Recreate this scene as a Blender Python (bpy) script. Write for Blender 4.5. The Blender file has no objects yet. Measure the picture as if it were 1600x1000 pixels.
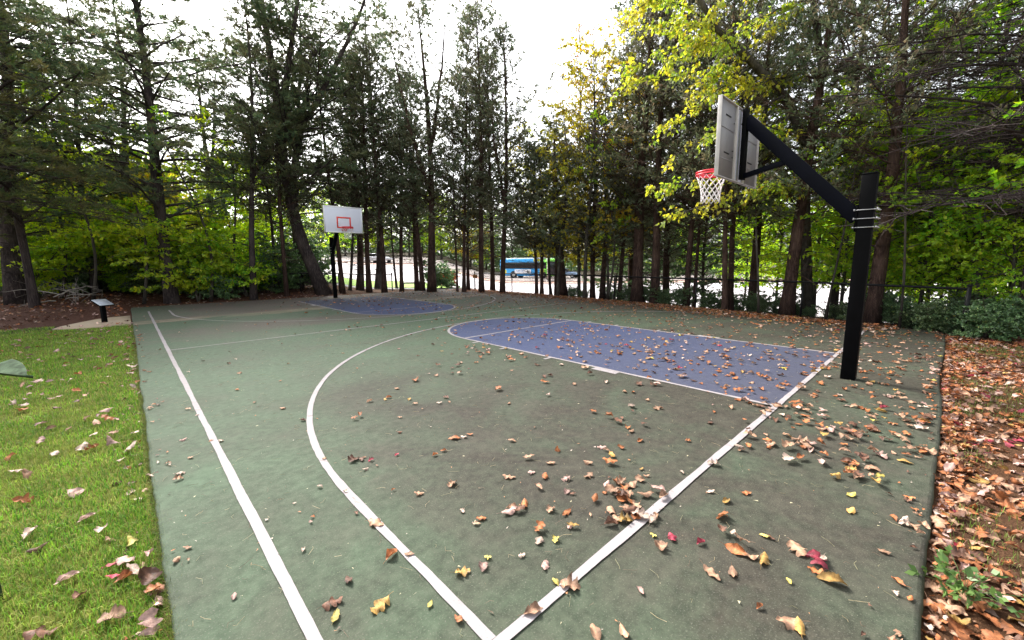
import bpy, math, random
import numpy as np
from mathutils import Matrix, Vector
rng = np.random.default_rng(11)
random.seed(5)
PI = math.pi
SC = bpy.context.scene
COL = SC.collection

# ------------------------------------------------------------------ camera (solved from the court markings)
CAM = np.array([-7.04, -1.1745, 1.630])
CR = np.array([0.72862434, -0.68485049, -0.0092945])
CU = np.array([0.10427092, 0.09750308, 0.98975791])
CF = np.array([0.67692995, 0.72213085, -0.14245311])
FOC = 637.5449
cd = bpy.data.cameras.new('camera'); cam = bpy.data.objects.new('camera', cd); COL.objects.link(cam)
cd.sensor_width = 36; cd.lens = FOC / 1600 * 36; cd.clip_start = .05; cd.clip_end = 600
cam.matrix_world = Matrix(((CR[0], CU[0], -CF[0], CAM[0]), (CR[1], CU[1], -CF[1], CAM[1]),
                           (CR[2], CU[2], -CF[2], CAM[2]), (0, 0, 0, 1)))
SC.camera = cam
FH = np.array([CF[0], CF[1]]) / math.hypot(CF[0], CF[1]); RH = np.array([FH[1], -FH[0]])

def img(P):
    """image position (1600 wide) and depth of world points"""
    d = np.atleast_2d(P) - CAM
    z = d @ CF
    zz = np.where(np.abs(z) < 1e-6, 1e-6, z)
    return 800 + FOC * (d @ CR) / zz, 500 - FOC * (d @ CU) / zz, z
def ray(px, py, d):
    """world point seen at px,py at depth d"""
    v = CF + (px - 800) / FOC * CR - (py - 500) / FOC * CU
    return CAM + v * d
def sstep(a, b, x):
    t = np.clip((x - a) / (b - a), 0, 1)
    return t * t * (3 - 2 * t)

# ------------------------------------------------------------------ terrain
def ground_h(x, y):
    x = np.asarray(x, float); y = np.asarray(y, float)
    dx = x - CAM[0]; dy = y - CAM[1]
    d = dx * FH[0] + dy * FH[1]; u = dx * RH[0] + dy * RH[1]
    A = np.where(d > 2, 800 + 644 * u / np.maximum(d, 2), np.where(u > 0, 3000, -3000))
    xr = 6.6 + .07 * np.clip(y, -1, 20)
    sR = np.maximum(x - xr, y - 20.2)
    zR = -1.1 * sstep(.5, 5, sR)
    zM = -.06 + 2.4 * np.clip((d - 38) / 40, 0, 2)
    zM = zM * sstep(14, 24, d)
    sL = np.maximum(0, y - np.where(x > -7.2, 20.4, 17.0))
    zL = .22 * sstep(0, 4, sL) + .25 * sstep(4, 14, sL) + .05 * np.maximum(0, sL - 14)
    wM = sstep(500, 580, A); wR = sstep(655, 790, A)
    z = zL * (1 - wM) + zM * wM
    z = z * (1 - wR) + zR * wR
    lawn = (x < -7.06) & (y < 15.5) & (y > -3)
    z = np.where(lawn, z + .028, z)
    z = np.where((y < -1.2) & (x > -7.2) & (x < 6.5), z + .025, z)
    inslab = (x < xr - .2) & (y < 19.9) & (y > -3)
    z = np.where((x < xr) & (y < 19.6) & (x > -7.1), 0, z)
    return z - .05
def gz(x, y): return float(ground_h(x, y))
def at(px, d):
    """ground point at image column px (at its base) and depth d"""
    z = -.05
    for _ in range(12):
        # solve py for given z
        v0 = CAM + (CF + (px - 800) / FOC * CR) * d
        t = (v0[2] - z) / CU[2] / d
        P = v0 - CU * t * d
        z = gz(P[0], P[1])
    return np.array([P[0], P[1], z])

# ------------------------------------------------------------------ mesh helpers
class MB:
    def __init__(s): s.V = []; s.F = []; s.n = 0; s.mi = []; s.C = []
    def add(s, V, F, mi=0, c=None):
        V = np.asarray(V, float).reshape(-1, 3); s.V.append(V)
        if isinstance(F, np.ndarray): fs = [F + s.n]
        else:
            by = {}
            for f in F: by.setdefault(len(f), []).append(f)
            fs = [np.array(v) + s.n for v in by.values()]
        for f in fs: s.F.append(f); s.mi.append(np.full(len(f), mi))
        s.n += len(V)
        if c is not None: s.C.append(np.broadcast_to(np.asarray(c, float), (len(V), 3)))
        return s
    def box(s, c, size, R=None, mi=0, bevel=0):
        x, y, z = np.array(size) / 2
        if bevel:
            b = min(bevel, x * .9, y * .9, z * .9)
            V = []; F = []
            import bmesh
            bm = bmesh.new(); bmesh.ops.create_cube(bm, size=1)
            for v in bm.verts: v.co = Vector((v.co.x * 2 * x, v.co.y * 2 * y, v.co.z * 2 * z))
            bmesh.ops.bevel(bm, geom=list(bm.edges), offset=b, segments=2, affect='EDGES', profile=.5)
            bm.verts.index_update()
            V = np.array([v.co[:] for v in bm.verts]); F = [tuple(v.index for v in f.verts) for f in bm.faces]
            bm.free()
        else:
            V = np.array([(i, j, k) for i in (-x, x) for j in (-y, y) for k in (-z, z)])
            F = [(0, 1, 3, 2), (4, 6, 7, 5), (0, 4, 5, 1), (2, 3, 7, 6), (0, 2, 6, 4), (1, 5, 7, 3)]
        if R is not None: V = V @ np.array(R).T
        return s.add(V + np.array(c), F, mi)
    def tube(s, P, r, n=6, mi=0, cap=True, c=None, ell=None):
        P = np.asarray(P, float); m = len(P); r = np.broadcast_to(np.asarray(r, float), (m,))
        T = np.gradient(P, axis=0); T /= np.linalg.norm(T, axis=1)[:, None] + 1e-9
        ref = np.array([0, 0, 1.]) if abs(T[0][2]) < .9 else np.array([1., 0, 0])
        a = np.linspace(0, 2 * PI, n, endpoint=False); V = []
        N = np.cross(T[0], ref); N /= np.linalg.norm(N)
        for i in range(m):
            N = N - T[i] * (N @ T[i]); N /= np.linalg.norm(N) + 1e-9
            B = np.cross(T[i], N)
            V.append(P[i] + r[i] * (np.cos(a)[:, None] * N + np.sin(a)[:, None] * B))
        V = np.concatenate(V)
        i, j = np.meshgrid(np.arange(m - 1), np.arange(n), indexing='ij'); j2 = (j + 1) % n
        F = np.stack([i * n + j, i * n + j2, (i + 1) * n + j2, (i + 1) * n + j], -1).reshape(-1, 4)
        s.add(V, F, mi, c)
        if cap and n > 3:
            s.F.append(np.array([list(range(n - 1, -1, -1))]) + s.n - m * n); s.mi.append(np.array([mi]))
            s.F.append(np.array([list(range((m - 1) * n, m * n))]) + s.n - m * n); s.mi.append(np.array([mi]))
        return s
    def mesh(s, name, mats, smooth=False):
        me = bpy.data.meshes.new(name)
        V = np.concatenate(s.V) if s.V else np.zeros((0, 3))
        me.vertices.add(len(V)); me.vertices.foreach_set('co', V.ravel())
        if s.F:
            lv = np.concatenate([f.ravel() for f in s.F]); tot = np.concatenate([np.full(len(f), f.shape[1]) for f in s.F])
            st = np.concatenate([[0], np.cumsum(tot)[:-1]])
            me.loops.add(len(lv)); me.loops.foreach_set('vertex_index', lv.astype(np.int32))
            me.polygons.add(len(tot)); me.polygons.foreach_set('loop_start', st.astype(np.int32)); me.polygons.foreach_set('loop_total', tot.astype(np.int32))
            me.polygons.foreach_set('material_index', np.concatenate(s.mi).astype(np.int32))
            if smooth: me.polygons.foreach_set('use_smooth', np.ones(len(tot), bool))
        if s.C:
            C = np.concatenate(s.C); at_ = me.color_attributes.new('Col', 'FLOAT_COLOR', 'POINT')
            at_.data.foreach_set('color', np.concatenate([C, np.ones((len(C), 1))], 1).astype(np.float32).ravel())
        for m in (mats if isinstance(mats, (list, tuple)) else [mats]): me.materials.append(m)
        me.update(calc_edges=True); me.validate()
        return me
    def build(s, name, mats, parent=None, smooth=False):
        o = bpy.data.objects.new(name, s.mesh(name, mats, smooth)); COL.objects.link(o); o.parent = parent
        return o

def tag(o, label, cat=None, group=None, kind=None):
    if label: o['label'] = label
    if cat: o['category'] = cat
    if group: o['group'] = group
    if kind: o['kind'] = kind
    return o
def empty(name, loc=(0, 0, 0), rz=0):
    o = bpy.data.objects.new(name, None); COL.objects.link(o); o.location = loc; o.rotation_euler = (0, 0, rz)
    o.empty_display_size = .2
    return o
def copy_tree(o, parent=None):
    c = o.copy(); COL.objects.link(c)
    if parent: c.parent = parent
    for ch in list(o.children): copy_tree(ch, c)
    return c

# ------------------------------------------------------------------ materials
def lin(c): return tuple(((v / 255) / 12.92 if v / 255 <= .04045 else ((v / 255 + .055) / 1.055) ** 2.4) for v in c)
class NT:
    def __init__(s, name):
        s.m = bpy.data.materials.new(name); s.m.use_nodes = True; s.t = s.m.node_tree
        for n in list(s.t.nodes): s.t.nodes.remove(n)
        s.out = s.n('ShaderNodeOutputMaterial')
    def n(s, t, **k):
        x = s.t.nodes.new(t)
        for a, b in k.items():
            if a == 'ins':
                for i, v in b.items():
                    if hasattr(v, 'is_output'): s.t.links.new(v, x.inputs[i])
                    else:
                        if isinstance(v, tuple) and len(v) == 3 and x.inputs[i].type == 'RGBA': v = v + (1,)
                        x.inputs[i].default_value = v
            else: setattr(x, a, b)
        return x
    def noise(s, scale, detail=4, rough=.55, vec=None, dist=0):
        i = {'Scale': scale, 'Detail': detail, 'Roughness': rough, 'Distortion': dist}
        if vec is not None: i['Vector'] = vec
        return s.n('ShaderNodeTexNoise', ins=i).outputs['Fac']
    def ramp(s, fac, stops, interp='LINEAR'):
        r = s.n('ShaderNodeValToRGB'); r.color_ramp.interpolation = interp
        e = r.color_ramp.elements
        while len(e) < len(stops): e.new(.5)
        for i, (p, c) in enumerate(stops):
            e[i].position = p; e[i].color = (c, c, c, 1) if not isinstance(c, tuple) else c + (1,)
        s.t.links.new(fac, r.inputs[0]); return r.outputs[0]
    def mix(s, f, a, b, mode='MIX'):
        return s.n('ShaderNodeMix', data_type='RGBA', blend_type=mode, ins={0: f, 6: a, 7: b}).outputs[2]
    def math(s, op, a, b=0., c=None):
        i = {0: a, 1: b}
        if c is not None: i[2] = c
        return s.n('ShaderNodeMath', operation=op, ins=i).outputs[0]
    def pr(s, col, rough=.6, bump=None, bs=.3, bd=.01, metal=0., spec=.5, **k):
        i = {'Base Color': col, 'Roughness': rough, 'Metallic': metal, 'Specular IOR Level': spec}
        i.update(k)
        p = s.n('ShaderNodeBsdfPrincipled', ins=i)
        if bump is not None:
            b = s.n('ShaderNodeBump', ins={'Strength': bs, 'Distance': bd, 'Height': bump}); s.t.links.new(b.outputs[0], p.inputs['Normal'])
        s.t.links.new(p.outputs[0], s.out.inputs[0]); return p
    def pos(s): return s.n('ShaderNodeNewGeometry').outputs['Position']
    def obj(s): return s.n('ShaderNodeTexCoord').outputs['Object']

def simple(name, col, rough=.5, metal=0., var=.12, scale=8, spec=.5, bumpscale=60, bs=.1):
    t = NT(name); v = t.obj(); f = t.noise(scale, 5, .6, v)
    c1 = tuple(max(0, x * (1 - var)) for x in col); c2 = tuple(min(1, x * (1 + var)) for x in col)
    t.pr(t.ramp(f, [(.3, c1), (.7, c2)]), rough, t.noise(bumpscale, 3, .5, v), bs, .003, metal, spec)
    return t.m

def leaf_mat(name, stops, trans=.45, rough=.5, clump=None, spec=.35, tint=1.25):
    t = NT(name); g = t.n('ShaderNodeNewGeometry'); oi = t.n('ShaderNodeObjectInfo')
    c = t.ramp(g.outputs['Random Per Island'], stops)
    if clump:   # different twigs of the crown carry slightly different leaf colour
        nf = t.noise(clump[0], 3, .6, t.obj())
        c = t.mix(t.ramp(nf, [(.42, 0.), (.62, 1.)]), c, t.mix(.7, c, clump[1]))
    hs = t.n('ShaderNodeHueSaturation', ins={'Hue': t.math('MULTIPLY_ADD', oi.outputs['Random'], .03, .485),
        'Value': t.math('MULTIPLY_ADD', oi.outputs['Random'], .35, .82), 'Color': c})
    p = t.pr(hs.outputs[0], rough, spec=spec)
    tr = t.n('ShaderNodeBsdfTranslucent', ins={'Color': t.n('ShaderNodeHueSaturation', ins={'Saturation': 1.1, 'Value': tint, 'Color': hs.outputs[0]}).outputs[0]})
    mx = t.n('ShaderNodeMixShader', ins={0: trans, 1: p.outputs[0], 2: tr.outputs[0]})
    t.t.links.new(mx.outputs[0], t.out.inputs[0]); return t.m

def bark_mat(name, dark, light, sx=14, sz=2.2):
    t = NT(name); v = t.obj()
    mp = t.n('ShaderNodeMapping', ins={'Vector': v, 'Scale': (sx, sx, sz)}).outputs[0]
    f = t.noise(1.6, 7, .7, mp, .6); f2 = t.noise(1.2, 3, .5, v)
    c = t.ramp(f, [(.32, tuple(x * .45 for x in dark)), (.5, dark), (.68, light)])
    c = t.mix(t.ramp(f2, [(.45, 0.), (.7, .5)]), c, tuple(x * 1.25 for x in light))
    t.pr(c, .9, f, .9, .03, spec=.15); return t.m

M = {}
M['cedar_bark'] = bark_mat('cedar bark', (.040, .024, .020), (.105, .065, .052))
M['red_bark'] = bark_mat('red cedar bark', (.05, .030, .025), (.14, .088, .070))
M['pine_bark'] = bark_mat('pine bark', (.038, .030, .030), (.10, .078, .072))
M['grey_bark'] = bark_mat('smooth grey bark', (.055, .048, .040), (.13, .115, .10), 6, 2)
M['twig'] = simple('dead twigs', (.055, .040, .034), .9, var=.3, spec=.1)
M['pale_twig'] = simple('pale dead wood', (.30, .27, .24), .9, var=.25, spec=.1)
G1 = [(0., (.080, .120, .075)), (.5, (.13, .175, .10)), (.85, (.19, .22, .13)), (1., (.28, .22, .16))]
M['cedar_leaf'] = leaf_mat('cedar sprays', G1, .4, .6, (.8, (.16, .14, .085)))
M['cedar_leaf_brown'] = leaf_mat('bronzed cedar sprays', [(0., (.09, .11, .065)), (.5, (.15, .15, .09)), (1., (.25, .18, .12))], .4, .6, (.8, (.09, .13, .06)))
M['pine_leaf'] = leaf_mat('pine needles', [(0., (.060, .105, .065)), (.6, (.11, .17, .085)), (.93, (.17, .22, .09)), (1., (.32, .18, .09))], .45, .55, (.7, (.13, .11, .055)))
M['pine_leaf_bright'] = leaf_mat('sunlit pine needles', [(0., (.05, .10, .04)), (.6, (.09, .17, .055)), (1., (.19, .22, .07))], .4, .5, (.7, (.19, .15, .06)))
M['green_leaf'] = leaf_mat('green understory leaves', [(0., (.13, .27, .035)), (.5, (.25, .46, .05)), (.85, (.44, .60, .06)), (1., (.70, .62, .07))], .62, .4, (.6, (.52, .58, .06)), .5, 1.6)
M['dark_leaf'] = leaf_mat('dark green leaves', [(0., (.06, .11, .045)), (.6, (.11, .19, .07)), (1., (.20, .29, .09))], .35, .4, (.6, (.06, .09, .03)), .5)
M['yellow_leaf'] = leaf_mat('yellowing leaves', [(0., (.28, .27, .04)), (.45, (.50, .44, .05)), (.8, (.68, .54, .06)), (1., (.6, .3, .06))], .55, .5, (.5, (.16, .22, .04)), .4, 1.4)
M['lime_leaf'] = leaf_mat('lime yellow leaves', [(0., (.20, .34, .05)), (.6, (.36, .52, .07)), (.88, (.56, .60, .09)), (1., (.72, .50, .08))], .6, .45, (.9, (.62, .55, .08)), .4, 1.5)
M['sparse_leaf'] = leaf_mat('thin rusty leaves', [(0., (.28, .18, .06)), (.6, (.42, .30, .08)), (1., (.35, .13, .08))], .5, .5)
M['ivy_leaf'] = leaf_mat('ivy leaves', [(0., (.06, .11, .05)), (.6, (.13, .22, .09)), (.95, (.24, .34, .14)), (1., (.3, .3, .08))], .3, .35, spec=.6)
M['red_leaf'] = leaf_mat('red shrub leaves', [(0., (.25, .04, .02)), (1., (.5, .13, .04))], .4, .5)
M['weed_leaf'] = leaf_mat('weed leaves', [(0., (.06, .14, .04)), (1., (.14, .26, .07))], .3, .4)

def litter_mat():
    t = NT('fallen leaf'); g = t.n('ShaderNodeNewGeometry')
    a = t.n('ShaderNodeAttribute', attribute_name='Col').outputs['Color']
    f = t.noise(38, 5, .7, t.pos())
    c = t.mix(1., a, t.ramp(f, [(.3, .45), (.5, .95), (.72, 1.3)]), 'MULTIPLY')
    p = t.pr(c, .62, t.noise(90, 2, .5, t.pos()), .5, .004, spec=.3)
    tr = t.n('ShaderNodeBsdfTranslucent', ins={'Color': c})
    mx = t.n('ShaderNodeMixShader', ins={0: .18, 1: p.outputs[0], 2: tr.outputs[0]})
    t.t.links.new(mx.outputs[0], t.out.inputs[0]); return t.m
M['litter'] = litter_mat()

def court_mat():
    t = NT('painted court'); P = t.pos(); sep = t.n('ShaderNodeSeparateXYZ', ins={0: P}); X, Y = sep.outputs[0], sep.outputs[1]
    n1 = t.noise(.35, 4, .6, P, .4); n2 = t.noise(2.2, 6, .65, P, .3); n3 = t.noise(14, 6, .7, P); n4 = t.noise(110, 3, .7, P)
    # streaky wash-off: noise stretched along the court's width
    mp = t.n('ShaderNodeMapping', ins={'Vector': P, 'Scale': (.25, 1.6, 1)}).outputs[0]; n5 = t.noise(1.1, 6, .6, mp, .5); n6 = t.noise(.9, 5, .6, P, .8)
    yy = t.math('ADD', Y, t.math('MULTIPLY', t.math('SUBTRACT', n5, .5), 2.6))
    yy = t.math('ADD', yy, t.math('MULTIPLY', t.math('SUBTRACT', n2, .5), .9))
    ys = t.math('DIVIDE', t.math('ADD', yy, 2), 24)
    band = t.ramp(ys, [(0., .85), (.13, .9), (.22, .75), (.31, .26), (.475, .06), (.515, .40), (.545, .85), (.575, .75), (.61, .08), (.68, .06), (.70, .8), (.85, .9), (1., 1.)])
    edge = t.ramp(t.math('DIVIDE', t.math('ADD', X, t.math('MULTIPLY', n1, 2.)), 9.), [(.25, 0.), (.75, .85)])
    left = t.ramp(t.math('DIVIDE', t.math('ADD', X, 7.2), 4.), [(.1, .35), (.55, 1.)])
    dirt = t.math('MULTIPLY', t.math('MAXIMUM', band, edge), left)
    dirt = t.math('ADD', dirt, t.math('ADD', t.math('MULTIPLY', t.math('SUBTRACT', n2, .5), .9), t.math('MULTIPLY', t.math('SUBTRACT', n6, .5), 1.3)))
    dirt = t.n('ShaderNodeClamp', ins={0: dirt}).outputs[0]
    green = t.ramp(n3, [(.36, (.046, .076, .044)), (.64, (.078, .120, .074))])
    dark = t.ramp(n3, [(.36, (.024, .0225, .017)), (.64, (.050, .0455, .034))])
    mauve = t.ramp(n3, [(.3, (.075, .060, .052)), (.7, (.120, .096, .084))])
    far = t.ramp(t.math('DIVIDE', Y, 14.), [(.35, 0.), (.75, 1.)])
    brown = t.mix(far, dark, mauve)
    c = t.mix(dirt, green, brown)
    # dried sediment rim and pale scuffs
    rim = t.ramp(ys, [(.665, 0.), (.690, .75), (.70, .15), (.73, 0.)])
    c = t.mix(rim, c, (.30, .225, .16))
    c = t.mix(t.ramp(n4, [(.57, 0.), (.70, .6)]), c, (.17, .16, .135))
    c = t.mix(t.ramp(t.noise(90, 4, .75, P), [(.56, 0.), (.72, .55)]), c, (.035, .035, .028))
    c = t.mix(t.ramp(n2, [(.5, 0.), (.75, .2)]), c, (.13, .135, .10))
    c = t.mix(t.ramp(t.noise(6, 8, .8, P, 1.2), [(.58, 0.), (.75, .5)]), c, (.035, .037, .028))
    c = t.mix(t.ramp(t.math('MULTIPLY', sep.outputs[2], -30.), [(.1, 0.), (.6, 1.)]), c, (.045, .055, .03))
    # hairline scuffs
    t.pr(c, .8, t.math('ADD', n4, t.math('MULTIPLY', n3, .15)), .9, .003, spec=.2); return t.m
def key_mat():
    t = NT('blue court paint'); P = t.pos(); sep = t.n('ShaderNodeSeparateXYZ', ins={0: P}); Y = sep.outputs[1]
    n2 = t.noise(1.3, 6, .65, P, .5); n3 = t.noise(12, 6, .7, P); n4 = t.noise(170, 3, .7, P)
    blue = t.ramp(n3, [(.25, (.028, .043, .103)), (.75, (.050, .066, .138))])
    grey = t.ramp(n3, [(.25, (.036, .040, .062)), (.75, (.058, .060, .085))])
    ny = t.ramp(t.math('DIVIDE', t.math('ADD', Y, t.math('MULTIPLY', n2, 2.)), 20.), [(.05, .95), (.20, .35), (.28, .05), (.68, .1), (.80, .7), (1., 1.)])
    c = t.mix(t.n('ShaderNodeClamp', ins={0: t.math('ADD', ny, t.math('MULTIPLY', t.math('SUBTRACT', n2, .5), .8))}).outputs[0], blue, grey)
    c = t.mix(t.ramp(n4, [(.6, 0.), (.76, .45)]), c, (.24, .24, .27))
    c = t.mix(t.ramp(t.noise(90, 4, .75, P), [(.56, 0.), (.72, .5)]), c, (.05, .05, .07))
    t.pr(c, .8, n4, .4, .004, spec=.25); return t.m
def line_mat():
    t = NT('worn white line paint'); P = t.pos(); n = t.noise(9, 6, .7, P); n4 = t.noise(130, 4, .75, P); n6 = t.noise(1.2, 4, .6, P)
    c = t.ramp(n, [(.3, (.25, .228, .232)), (.7, (.32, .293, .298))])
    c = t.mix(t.ramp(n4, [(.58, 0.), (.72, .85)]), c, (.14, .12, .11))
    c = t.mix(t.ramp(n6, [(.55, 0.), (.75, .25)]), c, (.22, .21, .18))
    t.pr(c, .75, n4, .4, .003, spec=.25); return t.m
M['court'] = court_mat(); M['key'] = key_mat(); M['line'] = line_mat()

def ground_mat():
    t = NT('ground soil'); P = t.pos(); a = t.n('ShaderNodeAttribute', attribute_name='Col').outputs['Color']
    n = t.noise(9, 7, .7, P); n2 = t.noise(60, 5, .7, P)
    c = t.mix(1., a, t.ramp(n, [(.25, .55), (.75, 1.4)]), 'MULTIPLY')
    c = t.mix(1., c, t.ramp(n2, [(.3, .6), (.7, 1.35)]), 'MULTIPLY')
    t.pr(c, .95, t.math('ADD', n, n2), .9, .04, spec=.1); return t.m
M['ground'] = ground_mat()
def asphalt_mat(name, c1, c2):
    t = NT(name); P = t.pos(); n = t.noise(.4, 5, .6, P); n2 = t.noise(8, 5, .7, P)
    c = t.mix(t.ramp(n2, [(.4, 0.), (.7, .35)]), t.ramp(n, [(.3, c1), (.7, c2)]), tuple(x * .8 for x in c1))
    t.pr(c, .85, n2, .2, .01, spec=.3); return t.m
M['lot'] = asphalt_mat('sunlit pale pavement', (.42, .40, .41), (.52, .49, .50))
M['road'] = asphalt_mat('grey road', (.20, .17, .16), (.27, .235, .22))
M['brick'] = asphalt_mat('reddish paved median', (.40, .24, .19), (.50, .32, .26))
M['path'] = asphalt_mat('footpath', (.17, .16, .165), (.24, .22, .23))
M['pad'] = asphalt_mat('sandy concrete', (.36, .28, .19), (.46, .37, .27))
M['far_lawn'] = asphalt_mat('mown lawn', (.17, .30, .035), (.24, .40, .05))

M['black_steel'] = simple('black painted steel', (.0015, .0015, .002), .6, 0, .5, 5, .07, 40, .15)
M['navy_steel'] = simple('navy painted steel', (.0015, .002, .006), .55, 0, .3, 4, .09, 40, .12)
M['chrome'] = simple('galvanised bolt steel', (.42, .42, .42), .4, .9, .1, 30)
M['board_white'] = simple('white enamel board', (.72, .74, .86), .3, 0, .03, 2)
M['board_border'] = simple('bright white border paint', (.86, .86, .88), .4, 0, .03, 4)
M['board_back'] = simple('grey painted board back', (.22, .215, .22), .5, 0, .12, 3)
M['board_edge'] = simple('pale steel flange', (.50, .47, .46), .5, 0, .15, 6)
M['slot'] = simple('dark slot', (.01, .01, .012), .8)
M['rim_red'] = simple('red rim enamel', (.62, .03, .045), .35, 0, .2, 20)
M['target_red'] = simple('orange red target paint', (.80, .07, .05), .45, 0, .06, 20)
M['net'] = simple('white net cord', (.74, .71, .70), .8, 0, .1, 60)
M['fence'] = simple('black vinyl fence', (.007, .007, .008), .5, 0, .3, 10, .2)
M['plaque_face'] = simple('pale sign face', (.52, .56, .62), .25, 0, .05, 20)
M['plaque_ink'] = simple('grey print', (.22, .24, .28), .5)
M['orange'] = simple('faded orange sign', (.45, .20, .05), .6, 0, .2, 10)
M['glass'] = simple('dark bus glass', (.008, .010, .014), .12, 0, .2, 3)
M['bus_blue'] = simple('sky blue bus paint', (.05, .40, .88), .3, 0, .06, 2)
M['bus_green'] = simple('lime green bus paint', (.22, .70, .07), .3, 0, .06, 2)
M['bus_yellow'] = simple('yellow bus graphic', (.72, .66, .08), .4)
M['white_paint'] = simple('white vehicle paint', (.78, .78, .80), .3)
M['ad_blue'] = simple('faded blue print', (.25, .38, .62), .5)
M['tyre'] = simple('tyre rubber', (.015, .015, .016), .85)
M['rimmetal'] = simple('pale wheel rim', (.6, .6, .6), .4, .3)
M['lamp_grey'] = simple('pale galvanised post', (.42, .42, .41), .5, .2)
M['car_blue'] = simple('silver blue car paint', (.20, .28, .42), .25, .3)
M['car_white'] = simple('white car paint', (.72, .74, .78), .25)
M['blade_leaf'] = simple('grey green hosta leaf', (.05, .075, .045), .9, 0, .6, 30, .05)
M['concrete_white'] = simple('whitewashed concrete', (.58, .56, .54), .8)

# ------------------------------------------------------------------ ground sheets
def slab_right(y): # irregular right edge of the paving
    return float(np.interp(y, [-1.3, 2, 5, 9, 12, 16, 20], [5.95, 6.45, 6.9, 7.4, 7.6, 7.62, 7.6]))
_wr = np.random.default_rng(9).normal(0, 1, 4001)
def wob(t, s):
    v = 0
    for f_, a_ in ((.6, .010), (2.3, .004), (7.1, .0022), (19., .0012)):
        q_ = t * f_ + s * 37.3 + 900; i_ = int(math.floor(q_)) % 4000; v += a_ * (_wr[i_] + (_wr[i_ + 1] - _wr[i_]) * (q_ - math.floor(q_)))
    return v
GREENS = np.array([.15, .17, .03]); MULCH = np.array([.105, .05, .035]); DIRT = np.array([.10, .052, .028]); WOODS = np.array([.05, .04, .025])
ang = np.radians(np.linspace(0, 360, 361)[:-1]); rr = np.concatenate([np.arange(0.02, 8, .25), np.arange(8, 40, .5), np.arange(40, 100, 2), np.arange(100, 420, 12)])
Ag, Rg = np.meshgrid(ang, rr, indexing='ij'); gx = CAM[0] + Rg * np.cos(Ag); gy = CAM[1] + Rg * np.sin(Ag); gzz = ground_h(gx, gy)
ins = (gx > -6.8) & (gx < 5.9 + .085 * np.clip(gy, -1, 19)) & (gy > -1.0) & (gy < 19.4)
gzz = np.where(ins, -.10, gzz)
def zone(x, y):
    x = np.asarray(x); y = np.asarray(y)
    n = .5 * np.sin(x * .9 + 1.3 * np.sin(y * .7)) + .5 * np.sin(y * 1.3 + x * .4)
    c = np.empty(x.shape + (3,)); c[...] = WOODS
    wl = ((x < -6.9) & (y < 14.6 + .5 * n)) ; c[wl] = GREENS
    wm = (y >= 15.6 + .5 * n) & (y < 27) & (x < 1) | ((x < -7) & (y > 15.6 + .5 * n) & (y < 24)); c[wm] = MULCH
    wr = (y < -1.0) & (x > -7); c[wr] = DIRT
    wf = (x >= 1) & (y > 19) & (x < 7) & (y < 27); c[wf] = DIRT * .8
    return c
gc = zone(gx, gy).reshape(-1, 3)
g = MB(); nr = len(rr); na = len(ang)
i, j = np.meshgrid(np.arange(na), np.arange(nr - 1), indexing='ij'); i2 = (i + 1) % na
F = np.stack([i * nr + j, i * nr + j + 1, i2 * nr + j + 1, i2 * nr + j], -1).reshape(-1, 4)
g.add(np.stack([gx, gy, gzz], -1).reshape(-1, 3), F, 0, gc)
g.F.append(np.array([[k * nr for k in range(na)]])); g.mi.append(np.array([0]))
tag(g.build('ground', M['ground'], smooth=True), 'brown leaf strewn earth around the court', kind='structure')

# court slab: rounded, slightly ragged rim
per = []
for y in np.arange(-1.24, 20.3, .05): per.append((-7.045 + wob(y, 1), y))
for x in np.arange(-7.0, 7.55, .15): per.append((x, 20.25 - .052 * (x + 7) + wob(x, 2)))
ys_ = np.arange(19.4, -1.2, -.12)
for y in ys_: per.append((slab_right(y) + wob(y, 3), y))
for x in np.arange(5.9, -7.0, -.08): per.append((x, -1.245 + .7 * wob(x, 4) + .012 * math.sin(x * 1.3)))
per = np.array(per); n = len(per)
ctr = per.mean(0); tn = np.roll(per, -1, 0) - np.roll(per, 1, 0); nrm = np.stack([-tn[:, 1], tn[:, 0]], 1); nrm /= np.linalg.norm(nrm, axis=1)[:, None]
if ((per + nrm - ctr) ** 2).sum() < ((per - ctr) ** 2).sum(): nrm = -nrm
s = MB(); rings = []
for off, z in ((-.020, 0), (-.006, -.004), (.003, -.014), (.008, -.04), (.010, -.13)): rings.append(np.c_[per + nrm * off, np.full(n, z)])
F = []
for k in range(4):
    a = np.arange(n); b = (a + 1) % n
    F.append(np.stack([k * n + a, (k + 1) * n + a, (k + 1) * n + b, k * n + b], 1))
s.add(np.concatenate(rings), np.concatenate(F))
inner = rings[0][:, :2]; ny_ = len(np.arange(-1.24, 20.3, .05)); nx_ = len(np.arange(-7.0, 7.55, .15)); nr_ = len(ys_)
cuts = [0, ny_ - 1, ny_ + nx_ - 1, ny_ + nx_ + nr_ - 1, n]
def resm(Q, k):
    L_ = np.r_[0, np.cumsum(np.linalg.norm(np.diff(Q, axis=0), axis=1))]; t_ = np.linspace(0, L_[-1], k); return np.c_[np.interp(t_, L_, Q[:, 0]), np.interp(t_, L_, Q[:, 1])]
E_ = [inner[cuts[q]:cuts[q + 1] + 1] for q in range(3)] + [np.concatenate([inner[cuts[3]:], inner[:1]])]
ku, kv = 160, 220
lf = resm(E_[0], kv); tp = resm(E_[1], ku); rt = resm(E_[2], kv)[::-1]; bt = resm(E_[3], ku)[::-1]
u_ = np.linspace(0, 1, ku)[None, :, None]; v_ = np.linspace(0, 1, kv)[:, None, None]
G_ = (1 - u_) * lf[:, None] + u_ * rt[:, None] + (1 - v_) * bt[None] + v_ * tp[None] - ((1 - u_) * (1 - v_) * bt[0] + u_ * (1 - v_) * bt[-1] + (1 - u_) * v_ * tp[0] + u_ * v_ * tp[-1])
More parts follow.
